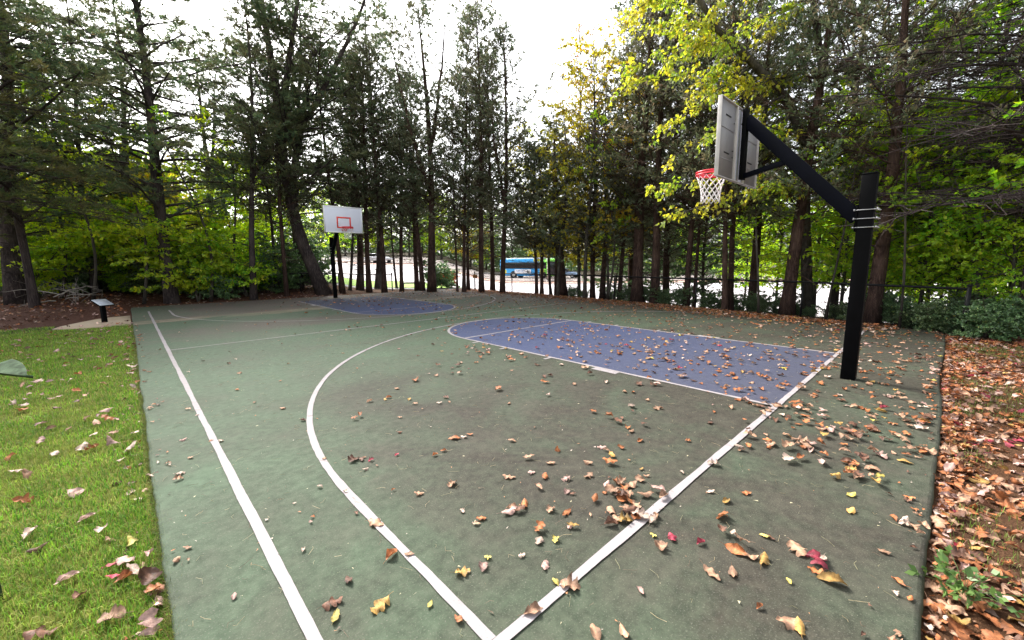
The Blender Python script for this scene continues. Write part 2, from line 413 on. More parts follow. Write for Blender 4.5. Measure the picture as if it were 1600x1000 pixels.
a_, b_ = np.meshgrid(np.arange(kv - 1), np.arange(ku - 1), indexing='ij')
s.add(np.c_[G_.reshape(-1, 2), np.full(ku * kv, .0)], np.stack([a_ * ku + b_, a_ * ku + b_ + 1, (a_ + 1) * ku + b_ + 1, (a_ + 1) * ku + b_], -1).reshape(-1, 4))
tag(s.build('court_slab', M['court'], smooth=False), 'worn green painted basketball court surface', kind='structure')

KL, KR, FT, HC, LL, SX = -1.9083, 1.7678, 5.815, 8.9024, 17.9157, 6.6087
AX, AY, AR = .1102, 1.5207, 6.1633
LW = .055
def sheet(pts, z, m=None, mat='line', name='court_line'):
    m = m or MB(); pts = np.asarray(pts, float); m.add(np.c_[pts, np.full(len(pts), z)], [tuple(range(len(pts)))]); return m
def strip(P, w, z, m, closed=False):
    P = np.asarray(P, float)
    # resample for ragged edges
    Q = []
    for a, b in zip(P[:-1], P[1:]):
        L = np.linalg.norm(b - a); k = max(1, int(L / .05)); Q += [a + (b - a) * t / k for t in range(k)]
    Q.append(P[-1]); Q = np.array(Q)
    T = np.gradient(Q, axis=0); T /= np.linalg.norm(T, axis=1)[:, None]; N = np.c_[-T[:, 1], T[:, 0]]
    e = .0035; ww = rng.normal(0, e, (2, len(Q) + 8)); ww = w / 2 + np.stack([np.convolve(v_, np.ones(9) / 4.5, 'valid') for v_ in ww])
    V = np.concatenate([Q + N * ww[0][:, None], Q - N * ww[1][:, None]]); k = len(Q); a = np.arange(k - 1)
    m.add(np.c_[V, np.full(len(V), z)], np.stack([a, a + k, a + k + 1, a + 1], 1)); return m
def arc(cx, cy, r, a0, a1, n=60): a = np.radians(np.linspace(a0, a1, n)); return np.c_[cx + r * np.cos(a), cy + r * np.sin(a)]
def half(flip):
    f = (lambda P: np.c_[-np.asarray(P)[:, 0], LL - np.asarray(P)[:, 1]]) if flip else (lambda P: np.asarray(P, float))
    kc = (KL + KR) / 2; kr = (KR - KL) / 2
    k = np.concatenate([[(KL, 0), (KR, 0)], arc(kc, FT, kr, 0, 180)]); P = f(k)
    mk = MB(); mk.add(np.c_[P, np.full(len(P), .003)], [tuple(range(len(P)))])
    tag(mk.build('court_key_paint', M['key']), 'blue painted key of the %s half of the court' % ('far' if flip else 'near'), kind='structure')
    m = MB(); z = .006
    strip(f([(KL, LW / 2), (KL, FT)]), LW, z, m); strip(f([(KR, LW / 2), (KR, FT)]), LW, z, m)
    strip(f(arc(kc, FT, kr, 0, 180)), LW, z + .0006, m)
    strip(f([(KL + LW / 2, FT), (KR - LW / 2, FT)]), LW, z - .0006, m)
    for sx, x in ((-1, KL), (1, KR)):
        for y, w in ((2.2, .42), (3.33, LW), (4.46, LW), (5.29, LW)):
            strip(f([(x + sx * LW / 2, y), (x + sx * (LW / 2 + (.15 if w < .1 else .11)), y)]), w, z - .001, m)
    a = math.degrees(math.acos(min(1, .0)))
    A = arc(AX, AY, AR, 180, 0, 120) if not flip else arc(AX * 0, 1.65, 6.06, 180, 0, 120)
    c0 = A[0]; c1 = A[-1]
    A = np.concatenate([[(c0[0], LW / 2 if not flip else .1)], A, [(min(c1[0], 6.1), LW / 2)]])
    strip(f(A), LW, z + .0012, m)
    return m
m = half(False)
strip([(-SX, 0), (6.05, 0)], LW, .0078, m)
strip([(-SX, -.03), (-SX, 17.95)], LW, .009, m)
strip([(-SX + LW / 2, HC), (7.1, HC)], LW * .95, .0066, m)
tag(m.build('court_lines', M['line']), 'white boundary, key and three point lines of the near half', kind='structure')
m = half(True)
tag(m.build('far_court_lines', M['line']), 'white key and arc lines of the far half', kind='structure')

# concrete pad beside the court, carrying the plaque
pp = [(-7.09, 14.25), (-7.09, 17.0), (-7.5, 16.95), (-7.9, 16.5), (-8.2, 15.9), (-8.5, 15.2), (-8.6, 14.7), (-8.3, 14.4), (-7.9, 14.3), (-7.6, 14.25)]
m = MB(); k = len(pp); m.add([(x, y, -.008) for x, y in pp] + [(x, y, -.1) for x, y in pp], [tuple(range(k))[::-1]] + [(a, (a + 1) % k, k + (a + 1) % k, k + a) for a in range(k)])
tag(m.build('concrete_pad', M['pad']), 'sandy concrete pad beside the court under the plaque', kind='structure')

# pavement beyond the trees: draped sheets
def drape(name, mat, px0, px1, dn, df, lift, label, npx=60, nd=30):
    m = MB(); V = []
    for a in np.linspace(0, 1, npx):
        px = px0 + (px1 - px0) * a; n0 = dn(px); f0 = df(px)
        for b in np.linspace(0, 1, nd):
            d = n0 + (f0 - n0) * b; u = (px - 800) / 644 * d
            x = CAM[0] + FH[0] * d + RH[0] * u; y = CAM[1] + FH[1] * d + RH[1] * u
            V.append((x, y, gz(x, y) + lift))
    i, j = np.meshgrid(np.arange(npx - 1), np.arange(nd - 1), indexing='ij')
    F = np.stack([i * nd + j, (i + 1) * nd + j, (i + 1) * nd + j + 1, i * nd + j + 1], -1).reshape(-1, 4)
    m.add(V, F); return tag(m.build(name, mat, smooth=True), label, kind='structure')
I = np.interp
drape('footpath', M['path'], 520, 745, lambda p: I(p, [520, 745], [27.5, 24.8]), lambda p: I(p, [520, 745], [29.2, 26]), .03, 'grey footpath beyond the far fence')
drape('far_lawn', M['far_lawn'], 470, 745, lambda p: I(p, [470, 745], [29.8, 26.4]), lambda p: I(p, [470, 600, 745], [36.5, 37.5, 30.5]), .05, 'sunlit lawn strip beyond the far fence')
drape('parking_lot', M['lot'], 470, 2100, lambda p: I(p, [470, 600, 745, 800, 1000, 1200, 1400, 2100], [37, 38, 31, 25.5, 20.5, 16, 13.6, 11]), lambda p: I(p, [470, 600, 700, 850, 2100], [66, 62, 60, 52, 52]), .06, 'bright pavement beyond the trees', 80, 40)
drape('paved_median', M['brick'], 470, 2100, lambda p: I(p, [470, 600, 700, 850, 2100], [64, 60, 56, 49, 49]) , lambda p: I(p, [470, 600, 700, 850, 2100], [66.5, 62.5, 59.5, 52.5, 52.5]), .12, 'reddish strip between the pavement and the road', 60, 12)
drape('road', M['road'], 470, 2100, lambda p: I(p, [470, 600, 700, 850, 2100], [68, 64, 61, 54, 54]), lambda p: I(p, [470, 600, 700, 850, 2100], [86, 84, 80, 74, 74]), .12, 'road the bus drives on', 60, 12)

# ------------------------------------------------------------------ hoop
def rotx(a): c, s_ = math.cos(a), math.sin(a); return np.array([[1, 0, 0], [0, c, -s_], [0, s_, c]])
def make_hoop():
    root = empty('basketball_hoop')
    m = MB(); m.box((0, 0, 1.34), (.15, .16, 2.68), bevel=.008); pole = m.build('pole', M['black_steel'], root)
    m = MB(); m.box((0, 0, 2.690), (.155, .165, .02), bevel=.008); m.build('pole_cap', M['black_steel'], pole)
    bz0, bz1, by = 2.80, 3.87, 1.60     # board (local y: towards the court)
    hw = .83
    # arm: box beam from clamp plate up to the top of the mast behind the board
    a0 = np.array([0, .085, 2.14]); a1 = np.array([0, 1.50, 3.70]); d = a1 - a0; L = np.linalg.norm(d); an = math.atan2(d[2], d[1])
    m = MB(); m.box((a0 + a1) / 2, (.10, L, .17), rotx(an), bevel=.006)
    arm = m.build('arm', M['navy_steel'], root)
    m = MB(); m.box((0, .092, 2.14), (.17, .02, .34), bevel=.003); m.build('clamp_plate', M['black_steel'], arm)
    m = MB(); m.box((0, 1.515, (bz0 + bz1) / 2 + .01), (.13, .06, bz1 - bz0 - .05), bevel=.006); mast = m.build('backboard_mast', M['black_steel'], root)
    b0 = np.array([0, .90, 2.985]); b1 = np.array([0, 1.49, 2.885]); d = b1 - b0; L2 = np.linalg.norm(d)
    b0 = a0 + (a1 - a0) * .56; d = b1 - b0; L2 = np.linalg.norm(d)
    m = MB(); m.box((b0 + b1) / 2, (.07, L2, .07), rotx(math.atan2(d[2], d[1])), bevel=.004); m.build('brace', M['navy_steel'], root)
    for z in (2.02, 2.13, 2.24):
        m = MB()
        for sx in (-1, 1):
            m.tube([(sx * .088, -.135, z), (sx * .088, .125, z)], .006, 8)
            for y in (-.115, .112): m.tube([(sx * .088, y - .008, z), (sx * .088, y + .008, z)], .016, 6)
        m.box((0, -.09, z), (.2, .012, .016), bevel=.002)
        m.build('clamp_bolt', M['chrome'], root, False)
    # board
    m = MB(); m.box((0, by, (bz0 + bz1) / 2), (2 * hw - .004, .018, bz1 - bz0 - .004), bevel=.003)
    board = m.build('backboard', [M['board_white']], root)
    m = MB(); fl = .055
    for sx in (-1, 1): m.box((sx * (hw - .006), by - fl / 2 + .012, (bz0 + bz1) / 2), (.012, fl, bz1 - bz0), bevel=.002)
    for z in (bz0 + .006, bz1 - .006): m.box((0, by - fl / 2 + .012, z), (2 * hw - .026, fl - .002, .012), bevel=.002)
    for sx in (-1, 1): m.box((sx * .20, by - .028, (bz0 + bz1) / 2), (.035, .034, bz1 - bz0 - .03), bevel=.002)
    m.build('board_flange', M['board_edge'], board)
    m = MB()
    for sx in (-1, 1):
        m.box((sx * .515, by - .0135, (bz0 + bz1) / 2), (.585, .006, bz1 - bz0 - .03))
        for z in (bz0 + .27, bz1 - .38): m.box((sx * .515, by - .0185, z), (.56, .006, .012))
    m.build('back_panel', M['board_back'], board)
    for sx in (-1, 1):
        for z in (bz0 + .36, bz1 - .20): MB().box((sx * .5, by - .0195, z), (.20, .004, .018)).build('slot', M['slot'], board)
        for z in (bz0 + .33, bz1 - .26, bz0 + .42): MB().tube([(sx * .27, by - .016, z), (sx * .27, by - .024, z)], .009, 8).build('bolt', M['slot'], board)
    m = MB(); y = by + .0105; w = .045
    for sx in (-1, 1): m.box((sx * (hw - w / 2 - .004), y, (bz0 + bz1) / 2), (w, .003, bz1 - bz0 - .01))
    for z in (bz0 + w / 2 + .005, bz1 - w / 2 - .005): m.box((0, y, z), (2 * hw - 2 * w - .01, .003, w))
    m.build('border', M['board_border'], board)
    m = MB(); tw, th, t0 = .61, .46, bz0 + .19
    for sx in (-1, 1): m.box((sx * (tw / 2 - .03), y, t0 + th / 2), (.06, .003, th))
    for z in (t0 + .03, t0 + th - .03): m.box((0, y, z), (tw - .12, .003, .06))
    m.build('target_square', M['target_red'], board)
    rz = bz0 + .22; R = .228; cy = by + .14 + R
    m = MB(); A = np.linspace(0, 2 * PI, 41)
    for dz, r in ((0, R), (-.04, R + .003)): m.tube([(r * math.cos(a), cy + r * math.sin(a), rz + dz) for a in A], .0115, 8, cap=False)
    k_ = 40; a_ = np.linspace(0, 2 * PI, k_ + 1)[:-1]; i_ = np.arange(k_); j_ = (i_ + 1) % k_
    m.add(np.concatenate([np.c_[R * np.cos(a_), cy + R * np.sin(a_), np.full(k_, rz + z_)] for z_ in (0, -.05)]), np.stack([i_, j_, j_ + k_, i_ + k_], 1))
    for a in np.linspace(0, 2 * PI, 13)[:-1]:
        m.tube([(R * math.cos(a), cy + R * math.sin(a), rz - .035), (R * 1.0 * math.cos(a), cy + R * math.sin(a), rz - .075), (R * .97 * math.cos(a), cy + R * .97 * math.sin(a), rz - .078)], .004, 4)
    m.box((0, by + .07, rz - .005), (.20, .13, .012), bevel=.002)
    for sx in (-1, 1):
        m.add([(sx * .10, by + .012, rz), (sx * .10, by + .012, rz - .14), (sx * .10, by + .15, rz - .02), (sx * .10, by + .15, rz),
               (sx * .106, by + .012, rz), (sx * .106, by + .012, rz - .14), (sx * .106, by + .15, rz - .02), (sx * .106, by + .15, rz)],
              [(0, 1, 2, 3), (4, 7, 6, 5), (0, 4, 5, 1), (1, 5, 6, 2), (2, 6, 7, 3), (3, 7, 4, 0)])
    m.box((0, by + .018, rz - .07), (.22, .014, .16), bevel=.003)
    # red goal fill behind the ring
    rim = m.build('rim', M['rim_red'], root, True)
    m = MB(); nl = 12; levels = 7
    rad = [R * .985, R * .86, R * .76, R * .69, R * .645, R * .62, R * .61, R * .63]
    for k in range(nl):
        for sgn in (-1, 1):
            P = []
            for q in range(levels + 1):
                a = 2 * PI * (k + sgn * .5 * q) / nl + (0 if sgn > 0 else 0)
                P.append((rad[q] * math.cos(a), cy + rad[q] * math.sin(a), rz - .06 - .42 * (q / levels) ** .95))
            m.tube(P, .0048, 5)
    m.build('net', M['net'], rim, True)
    return root
hoop = make_hoop(); hoop.location = (0, -.37, 0)
tag(hoop, 'near basketball hoop seen from behind on a thick black square pole', 'basketball hoop', 'basketball hoops')
h2 = copy_tree(hoop); h2.scale = (1, 1, 1.04); h2.location = (.04, 18.55, 0); h2.rotation_euler = (0, 0, PI)
h2['label'] = 'far basketball hoop with its white backboard facing the camera'
for ch in h2.children:
    if ch.name.startswith('backboard') and not ch.name.startswith('backboard_m'): ch['label'] = 'white board face with a red target square'

# ------------------------------------------------------------------ fences
def fence(pts, label, h=1.02, corner=None, end_r=.03):
    root = empty('chain_link_fence', (pts[0][0], pts[0][1], gz(*pts[0])))
    base = [np.array([x, y, gz(x, y)]) for x, y in pts]; o = base[0]
    for i, b in enumerate(base):
        big = i in (0, len(base) - 1)
        m = MB(); r = .038 if big else .028
        m.tube([b - o + (0, 0, -.12), b - o + (0, 0, h + (.07 if big else -.02))], r, 10)
        if big: m.tube([b - o + (0, 0, h + .06), b - o + (0, 0, h + .085), b - o + (0, 0, h + .1)], [r * 1.2, r * 1.1, r * .3], 10)
        m.build('post', M['fence'], root, False)
    m = MB(); m.tube([b - o + (0, 0, h) for b in base], .028, 8); m.build('top_rail', M['fence'], root)
    m = MB(); m.tube([b - o + (0, 0, .07) for b in base], .004, 4); m.build('tension_wire', M['fence'], root)
    m = MB()
    for a, b in zip(base[:-1], base[1:]):
        a = a - o; b = b - o; L = np.linalg.norm((b - a)[:2]); H = h - .06; k0 = -int(H / .062) - 1
        for k in range(k0, int(L / .062) + 1):
            for sg in (1, -1):
                s0 = k * .062; s1 = s0 + H
                if sg < 0: s0, s1 = s1, s0
                # clip to the bay
                z0, z1 = 0., H
                def cl(sa, za, sb, zb):
                    if sa < 0: za = za + (0 - sa) / (sb - sa) * (zb - za); sa = 0
                    elif sa > L: za = za + (L - sa) / (sb - sa) * (zb - za); sa = L
                    return sa, za
                if (s0 <= 0 and s1 <= 0) or (s0 >= L and s1 >= L): continue
                sa, za = cl(s0, z0, s1, z1); sb, zb = cl(s1, z1, s0, z0)
                if abs(sa - sb) < .01: continue
                P = [a + (b - a) * (sa / L) + (0, 0, .06 + za), a + (b - a) * (sb / L) + (0, 0, .06 + zb)]
                m.tube(P, .0021, 3, cap=False)
    m.build('wire_mesh', M['fence'], root)
    return tag(root, label, 'fence')
fR = [(5.75, -1.50), (6.95, 1.63), (7.30, 4.77), (7.7, 8.3), (7.95, 11.6), (8.05, 14.9), (8.1, 18.2)]
f1 = fence(fR, 'black chain link fence running along the right side of the court')
f2 = fence([(4.9, 22.4), (3.4, 22.5), (1.7, 22.5), (-.3, 22.6), (-3.4, 22.7)], 'black chain link fence behind the far hoop')
b = fR[-1]; m = MB(); m.box((0, 0, 0), (.28, .02, .2), bevel=.004)
o = m.build('warning_sign', M['orange']); o.location = (b[0] - .02, b[1] - .06, gz(*b) + .83); o.rotation_euler = (0, 0, math.radians(-44))
tag(o, 'small faded orange plate on the fence end post', 'sign')

# ------------------------------------------------------------------ plaque
r_ = empty('interpretive_plaque', (-7.64, 15.44, -.008), math.radians(42))
m = MB(); m.box((0, 0, .27), (.11, .08, .54), bevel=.006); m.build('post', M['black_steel'], r_)
m = MB(); Rm = rotx(math.radians(32)); m.box((0, -.02, .57), (.42, .34, .026), Rm, bevel=.006); fr = m.build('sign_frame', M['black_steel'], r_)
m = MB(); m.box(np.array((0, -.02, .57)) + Rm @ np.array((0, 0, .0145)), (.38, .30, .004), Rm); m.build('sign_face', M['plaque_face'], fr)
m = MB()
for k in range(9):
    w = .32 if k else .2
    m.box(np.array((0, -.02, .57)) + Rm @ np.array((-.16 + w / 2, .12 - k * .028, .0172)), (w * (1 - .12 * ((k * 7) % 3)), .010, .0016), Rm)
m.build('printed_lines', M['plaque_ink'], fr)
tag(r_, 'black stand with a tilted pale plaque beside the court corner', 'plaque')

# ------------------------------------------------------------------ vehicles, lamp
def loft(sections, m, mi=0):
    """closed hull from cross sections: list of (x, [(y,z)...])"""
    n = len(sections[0][1]); V = [(x, y, z) for x, S in sections for y, z in S]
    F = [(a * n + b, a * n + (b + 1) % n, (a + 1) * n + (b + 1) % n, (a + 1) * n + b) for a in range(len(sections) - 1) for b in range(n)]
    F += [tuple(range(n))[::-1], tuple(range((len(sections) - 1) * n, len(sections) * n))]
    return m.add(V, F, mi)
def rrect(w, z0, z1, r, n=4):
    P = []
    for cx, cz, a0 in ((w / 2 - r, z1 - r, 0), (-w / 2 + r, z1 - r, 90), (-w / 2 + r, z0 + r, 180), (w / 2 - r, z0 + r, 270)):
        for k in range(n + 1): a = math.radians(a0 + 90 * k / n); P.append((cx + r * math.cos(a), cz + r * math.sin(a)))
    return P
def wheel(root, x, y, r=.48, w=.28, name='wheel'):
    m = MB(); s_ = 1 if y > 0 else -1
    m.tube([(x, y - w / 2, r), (x, y - w / 2 + .03, r), (x, y + w / 2 - .03, r), (x, y + w / 2, r)], [r * .93, r, r, r * .93], 24)
    wh = m.build(name, M['tyre'], root, False)
    m = MB(); m.tube([(x, y + s_ * (w / 2 - .02), r), (x, y + s_ * (w / 2 + .012), r), (x, y + s_ * (w / 2 + .05), r)], [r * .60, r * .56, r * .2], 20); m.build('hub_rim', M['rimmetal'], wh, False)
def make_bus():
    L, Wd = 10.4, 2.55; root = empty('city_bus')
    # length along +x (front at +x); near side is -y
    m = MB(); sp = -L / 2 + 7.2
    def secs(xs): return [(x, rrect(Wd - e, .33, 3.0 - e * .6, .16)) for x, e in xs]
    loft(secs([(-L / 2, .22), (-L / 2 + .08, .06), (-L / 2 + .2, 0), (sp, 0)]), m, 0)
    loft(secs([(sp + .001, 0), (L / 2 - .35, 0), (L / 2 - .1, .1), (L / 2, .3)]), m, 1)
    body = m.build('body', [M['bus_blue'], M['bus_green']], root)
    m = MB(); m.box((-.3, 0, 3.07), (L - 2.6, 1.9, .18), bevel=.06); m.build('roof_unit', M['white_paint'], body)
    for s_ in (-1, 1):
        m = MB(); m.box((-.95, s_ * (Wd / 2 + .006), 1.98), (8.0, .02, 1.02), bevel=.008); wn = m.build('side_windows', M['glass'], body)
        for k in range(1, 6): MB().box((-4.95 + k * 1.34, s_ * (Wd / 2 + .018), 1.98), (.05, .012, 1.0)).build('window_pillar', M['slot'], wn)
        m = MB(); m.box((-1.0, s_ * (Wd / 2 + .006), 1.05), (2.9, .02, .62), bevel=.004); ad = m.build('advert_panel', M['white_paint'], body)
        m = MB()
        for k, (x, w, z) in enumerate([(-2.1, .3, 1.15), (-1.6, .45, 1.17), (-1.05, .3, 1.15), (-.75, .2, 1.15), (-1.75, .5, .98), (-1.15, .45, .98)]): m.box((x, s_ * (Wd / 2 + .0175), z), (w, .006, .09))
        m.build('advert_print', M['ad_blue'], ad)
        m = MB()
        for x, h in ((-.12, .5), (.12, .42)):
            m.tube([(x, s_ * (Wd / 2 + .017), .78), (x - .05, s_ * (Wd / 2 + .017), .78 + h * .5), (x + .02, s_ * (Wd / 2 + .017), .78 + h * .8), (x, s_ * (Wd / 2 + .017), .78 + h)], [.05, .09, .05, .06], 8)
        m.build('advert_figure', M['slot'], ad)
        MB().box((-4.25, s_ * (Wd / 2 + .006), .95), (.6, .016, .7), bevel=.003).build('yellow_graphic', M['bus_yellow'], body); MB().box((2.35, s_ * (Wd / 2 + .006), .95), (.7, .016, .95), bevel=.003).build('yellow_graphic', M['bus_yellow'], body)
    m = MB(); m.box((4.1, -(Wd / 2 + .006), 1.55), (1.15, .02, 2.1), bevel=.008); m.build('door', M['glass'], body); MB().box((4.1, (Wd / 2 + .006), 1.95), (1.15, .02, 1.05), bevel=.008).build('side_window', M['glass'], body)
    m = MB(); m.box((L / 2 - .03, 0, 1.9), (.12, 2.1, 1.35), bevel=.04); m.build('windscreen', M['glass'], body)
    for s_ in (-1, 1):
        m = MB(); m.box((L / 2 - .05, s_ * .95, .75), (.1, .32, .2), bevel=.03); m.build('headlight', M['white_paint'], body)
        for x in (-L / 2 + 2.55, L / 2 - 2.75):
            m = MB(); m.tube([(x, s_ * (Wd / 2 - .1), .5), (x, s_ * (Wd / 2 + .004), .5)], .62, 24); m.build('wheel_arch', M['slot'], body)
            wheel(root, x, s_ * (Wd / 2 - .12))
    return root
bus = make_bus()
P0 = at(831, 66); dirb = (at(870, 64) - at(795, 68)); rz = math.atan2(dirb[1], dirb[0])
bus.location = (P0[0], P0[1], P0[2] + .12); bus.rotation_euler = (0, 0, rz)
tag(bus, 'blue and lime green city bus on the road beyond the trees', 'bus')
def make_car(paint):
    root = empty('parked_car'); m = MB()
    S = [(-2.2, .55, .80, 1.5), (-2.1, .42, .95, 1.68), (-1.2, .34, 1.0, 1.78), (.9, .34, .98, 1.78), (1.9, .38, .82, 1.7), (2.2, .5, .68, 1.45)]
    loft([(x, rrect(w, z0, z1, .12)) for x, z0, z1, w in S], m); body = m.build('body', M[paint], root, False)
    m = MB(); C = [(-1.75, .9, 1.0, 1.3), (-1.15, .9, 1.42, 1.3), (.1, .9, 1.46, 1.3), (1.05, .9, 1.0, 1.35)]
    loft([(x, rrect(w, z0, z1 + .001, .045)) for x, z0, z1, w in C], m); m.build('cabin_glass', M['glass'], body)
    m = MB(); m.box((-.5, 0, 1.45), (1.5, 1.18, .05), bevel=.02); m.build('roof', M[paint], body)
    for s_ in (-1, 1):
        for x in (-1.35, 1.35): wheel(root, x, s_ * .78, .33, .2)
        m = MB(); m.box((2.13, s_ * .55, .68), (.1, .3, .12), bevel=.02); m.build('headlight', M['white_paint'], body)
    return root
car = make_car('car_blue'); P = at(884, 64); car.location = (P[0], P[1], P[2] + .12); car.rotation_euler = (0, 0, rz)
tag(car, 'silver blue car on the road just ahead of the bus', 'car', 'cars on the far pavement')
c2 = make_car('car_white'); P = at(592, 64.5); c2.location = (P[0], P[1], P[2] + .06); c2.rotation_euler = (0, 0, rz + .15)
tag(c2, 'white car seen far off between the trunks right of the far hoop', 'car', 'cars on the far pavement')
P = at(857, 52); r_ = empty('lamp_post', tuple(P))
m = MB(); m.tube([(0, 0, 0), (0, 0, 4), (0, 0, 9)], [.2, .17, .12], 12); pl = m.build('pole', M['lamp_grey'], r_)
m = MB(); m.tube([(0, 0, 0), (0, 0, .35), (0, 0, .45)], [.32, .3, .18], 12); m.build('base', M['lamp_grey'], r_)
m = MB(); m.tube([(0, 0, 8.8), (.4, 0, 9.2), (1.4, 0, 9.35)], .05, 8); m.build('bracket', M['lamp_grey'], pl); m = MB(); m.box((1.7, 0, 9.33), (.7, .3, .14), bevel=.04); m.build('lamp_head', M['lamp_grey'], pl)
tag(r_, 'pale grey lamp post standing beyond the fence by the front of the bus', 'lamp post')
P = at(640, 26.8); m = MB()
for x in (-.42, .42): m.box((x, 0, .17), (.12, .3, .34), bevel=.015)
m.box((0, 0, .40), (1.15, .36, .11), bevel=.015)
o = m.build('low_bench', M['concrete_white']); o.location = tuple(P); o.rotation_euler = (0, 0, -.7)
tag(o, 'low whitish concrete bench by the footpath behind the far court', 'bench')

# ------------------------------------------------------------------ vegetation
def unit(v): return v / (np.linalg.norm(v, axis=-1, keepdims=True) + 1e-9)
def blades(m, C, D, k, spread, L, W, rhomb=False, mi=0, droop=0., r=None):
    """k blades from each centre around direction D"""
    C = np.repeat(np.asarray(C, float), k, 0); D = np.repeat(unit(np.asarray(D, float)), k, 0); N = len(C)
    d = unit(D + spread * r.normal(0, 1, (N, 3)) + np.array([0, 0, -droop]))
    s_ = unit(np.cross(d, r.normal(0, 1, (N, 3)))); Lk = L * r.uniform(.6, 1.25, (N, 1)); Wk = W * r.uniform(.7, 1.3, (N, 1))
    C = C + r.normal(0, L * .12, (N, 3))
    a = np.arange(N)
    if rhomb:
        up = np.cross(d, s_)
        V = np.concatenate([C, C + d * Lk * .45 + s_ * Wk / 2 - up * Wk * .12, C + d * Lk - up * Lk * .12 * r.uniform(-1, 1, (N, 1)), C + d * Lk * .45 - s_ * Wk / 2 - up * Wk * .12])
        m.add(V, np.stack([a, a + N, a + 2 * N, a + 3 * N], 1), mi)
    else:
        V = np.concatenate([C + s_ * Wk / 2, C - s_ * Wk / 2, C + d * Lk]); m.add(V, np.stack([a, a + N, a + 2 * N], 1), mi)
def trunk_path(H, r, bend=.02, lean=(0, 0), n=14):
    t = np.linspace(0, 1, n); P = np.zeros((n, 3)); P[:, 2] = t * H
    ph = r.uniform(0, 6, 4)
    P[:, 0] = bend * H * (np.sin(t * 4 + ph[0]) - math.sin(ph[0])) * .5 + lean[0] * t; P[:, 1] = bend * H * (np.sin(t * 5 + ph[1]) - math.sin(ph[1])) * .5 + lean[1] * t
    return P, t
def rough_trunk(m, P, R, r, n=12):
    """trunk with fluted, irregular outline"""
    k = len(P); base = m.n; m.tube(P, R, n)
    V = m.V[-1]; ph = r.uniform(0, 6, 3); a = np.tile(np.arange(n), k) / n * 2 * PI; z = np.repeat(np.linspace(0, 1, k), n)
    f = 1 + .07 * np.sin(3 * a + ph[0] + z * 5) + .05 * np.sin(5 * a + ph[1] + z * 9) + r.normal(0, .025, len(a))
    cen = np.repeat(np.asarray(P), n, 0); V[:] = cen + (V - cen) * f[:, None]
def branch_path(p0, az, el, L, curve, r, n=7, wig=.05):
    t = np.linspace(0, 1, n)[:, None]; h = np.array([math.cos(az), math.sin(az), 0.])
    e = el + curve * t; st = L / (n - 1)
    d = np.cos(e) * h + np.sin(e) * np.array([0, 0, 1.]); P = p0 + np.concatenate([np.zeros((1, 3)), np.cumsum(d[:-1] * st, 0)])
    P[1:] += np.cumsum(r.normal(0, wig * st, (n - 1, 3)), 0); return P
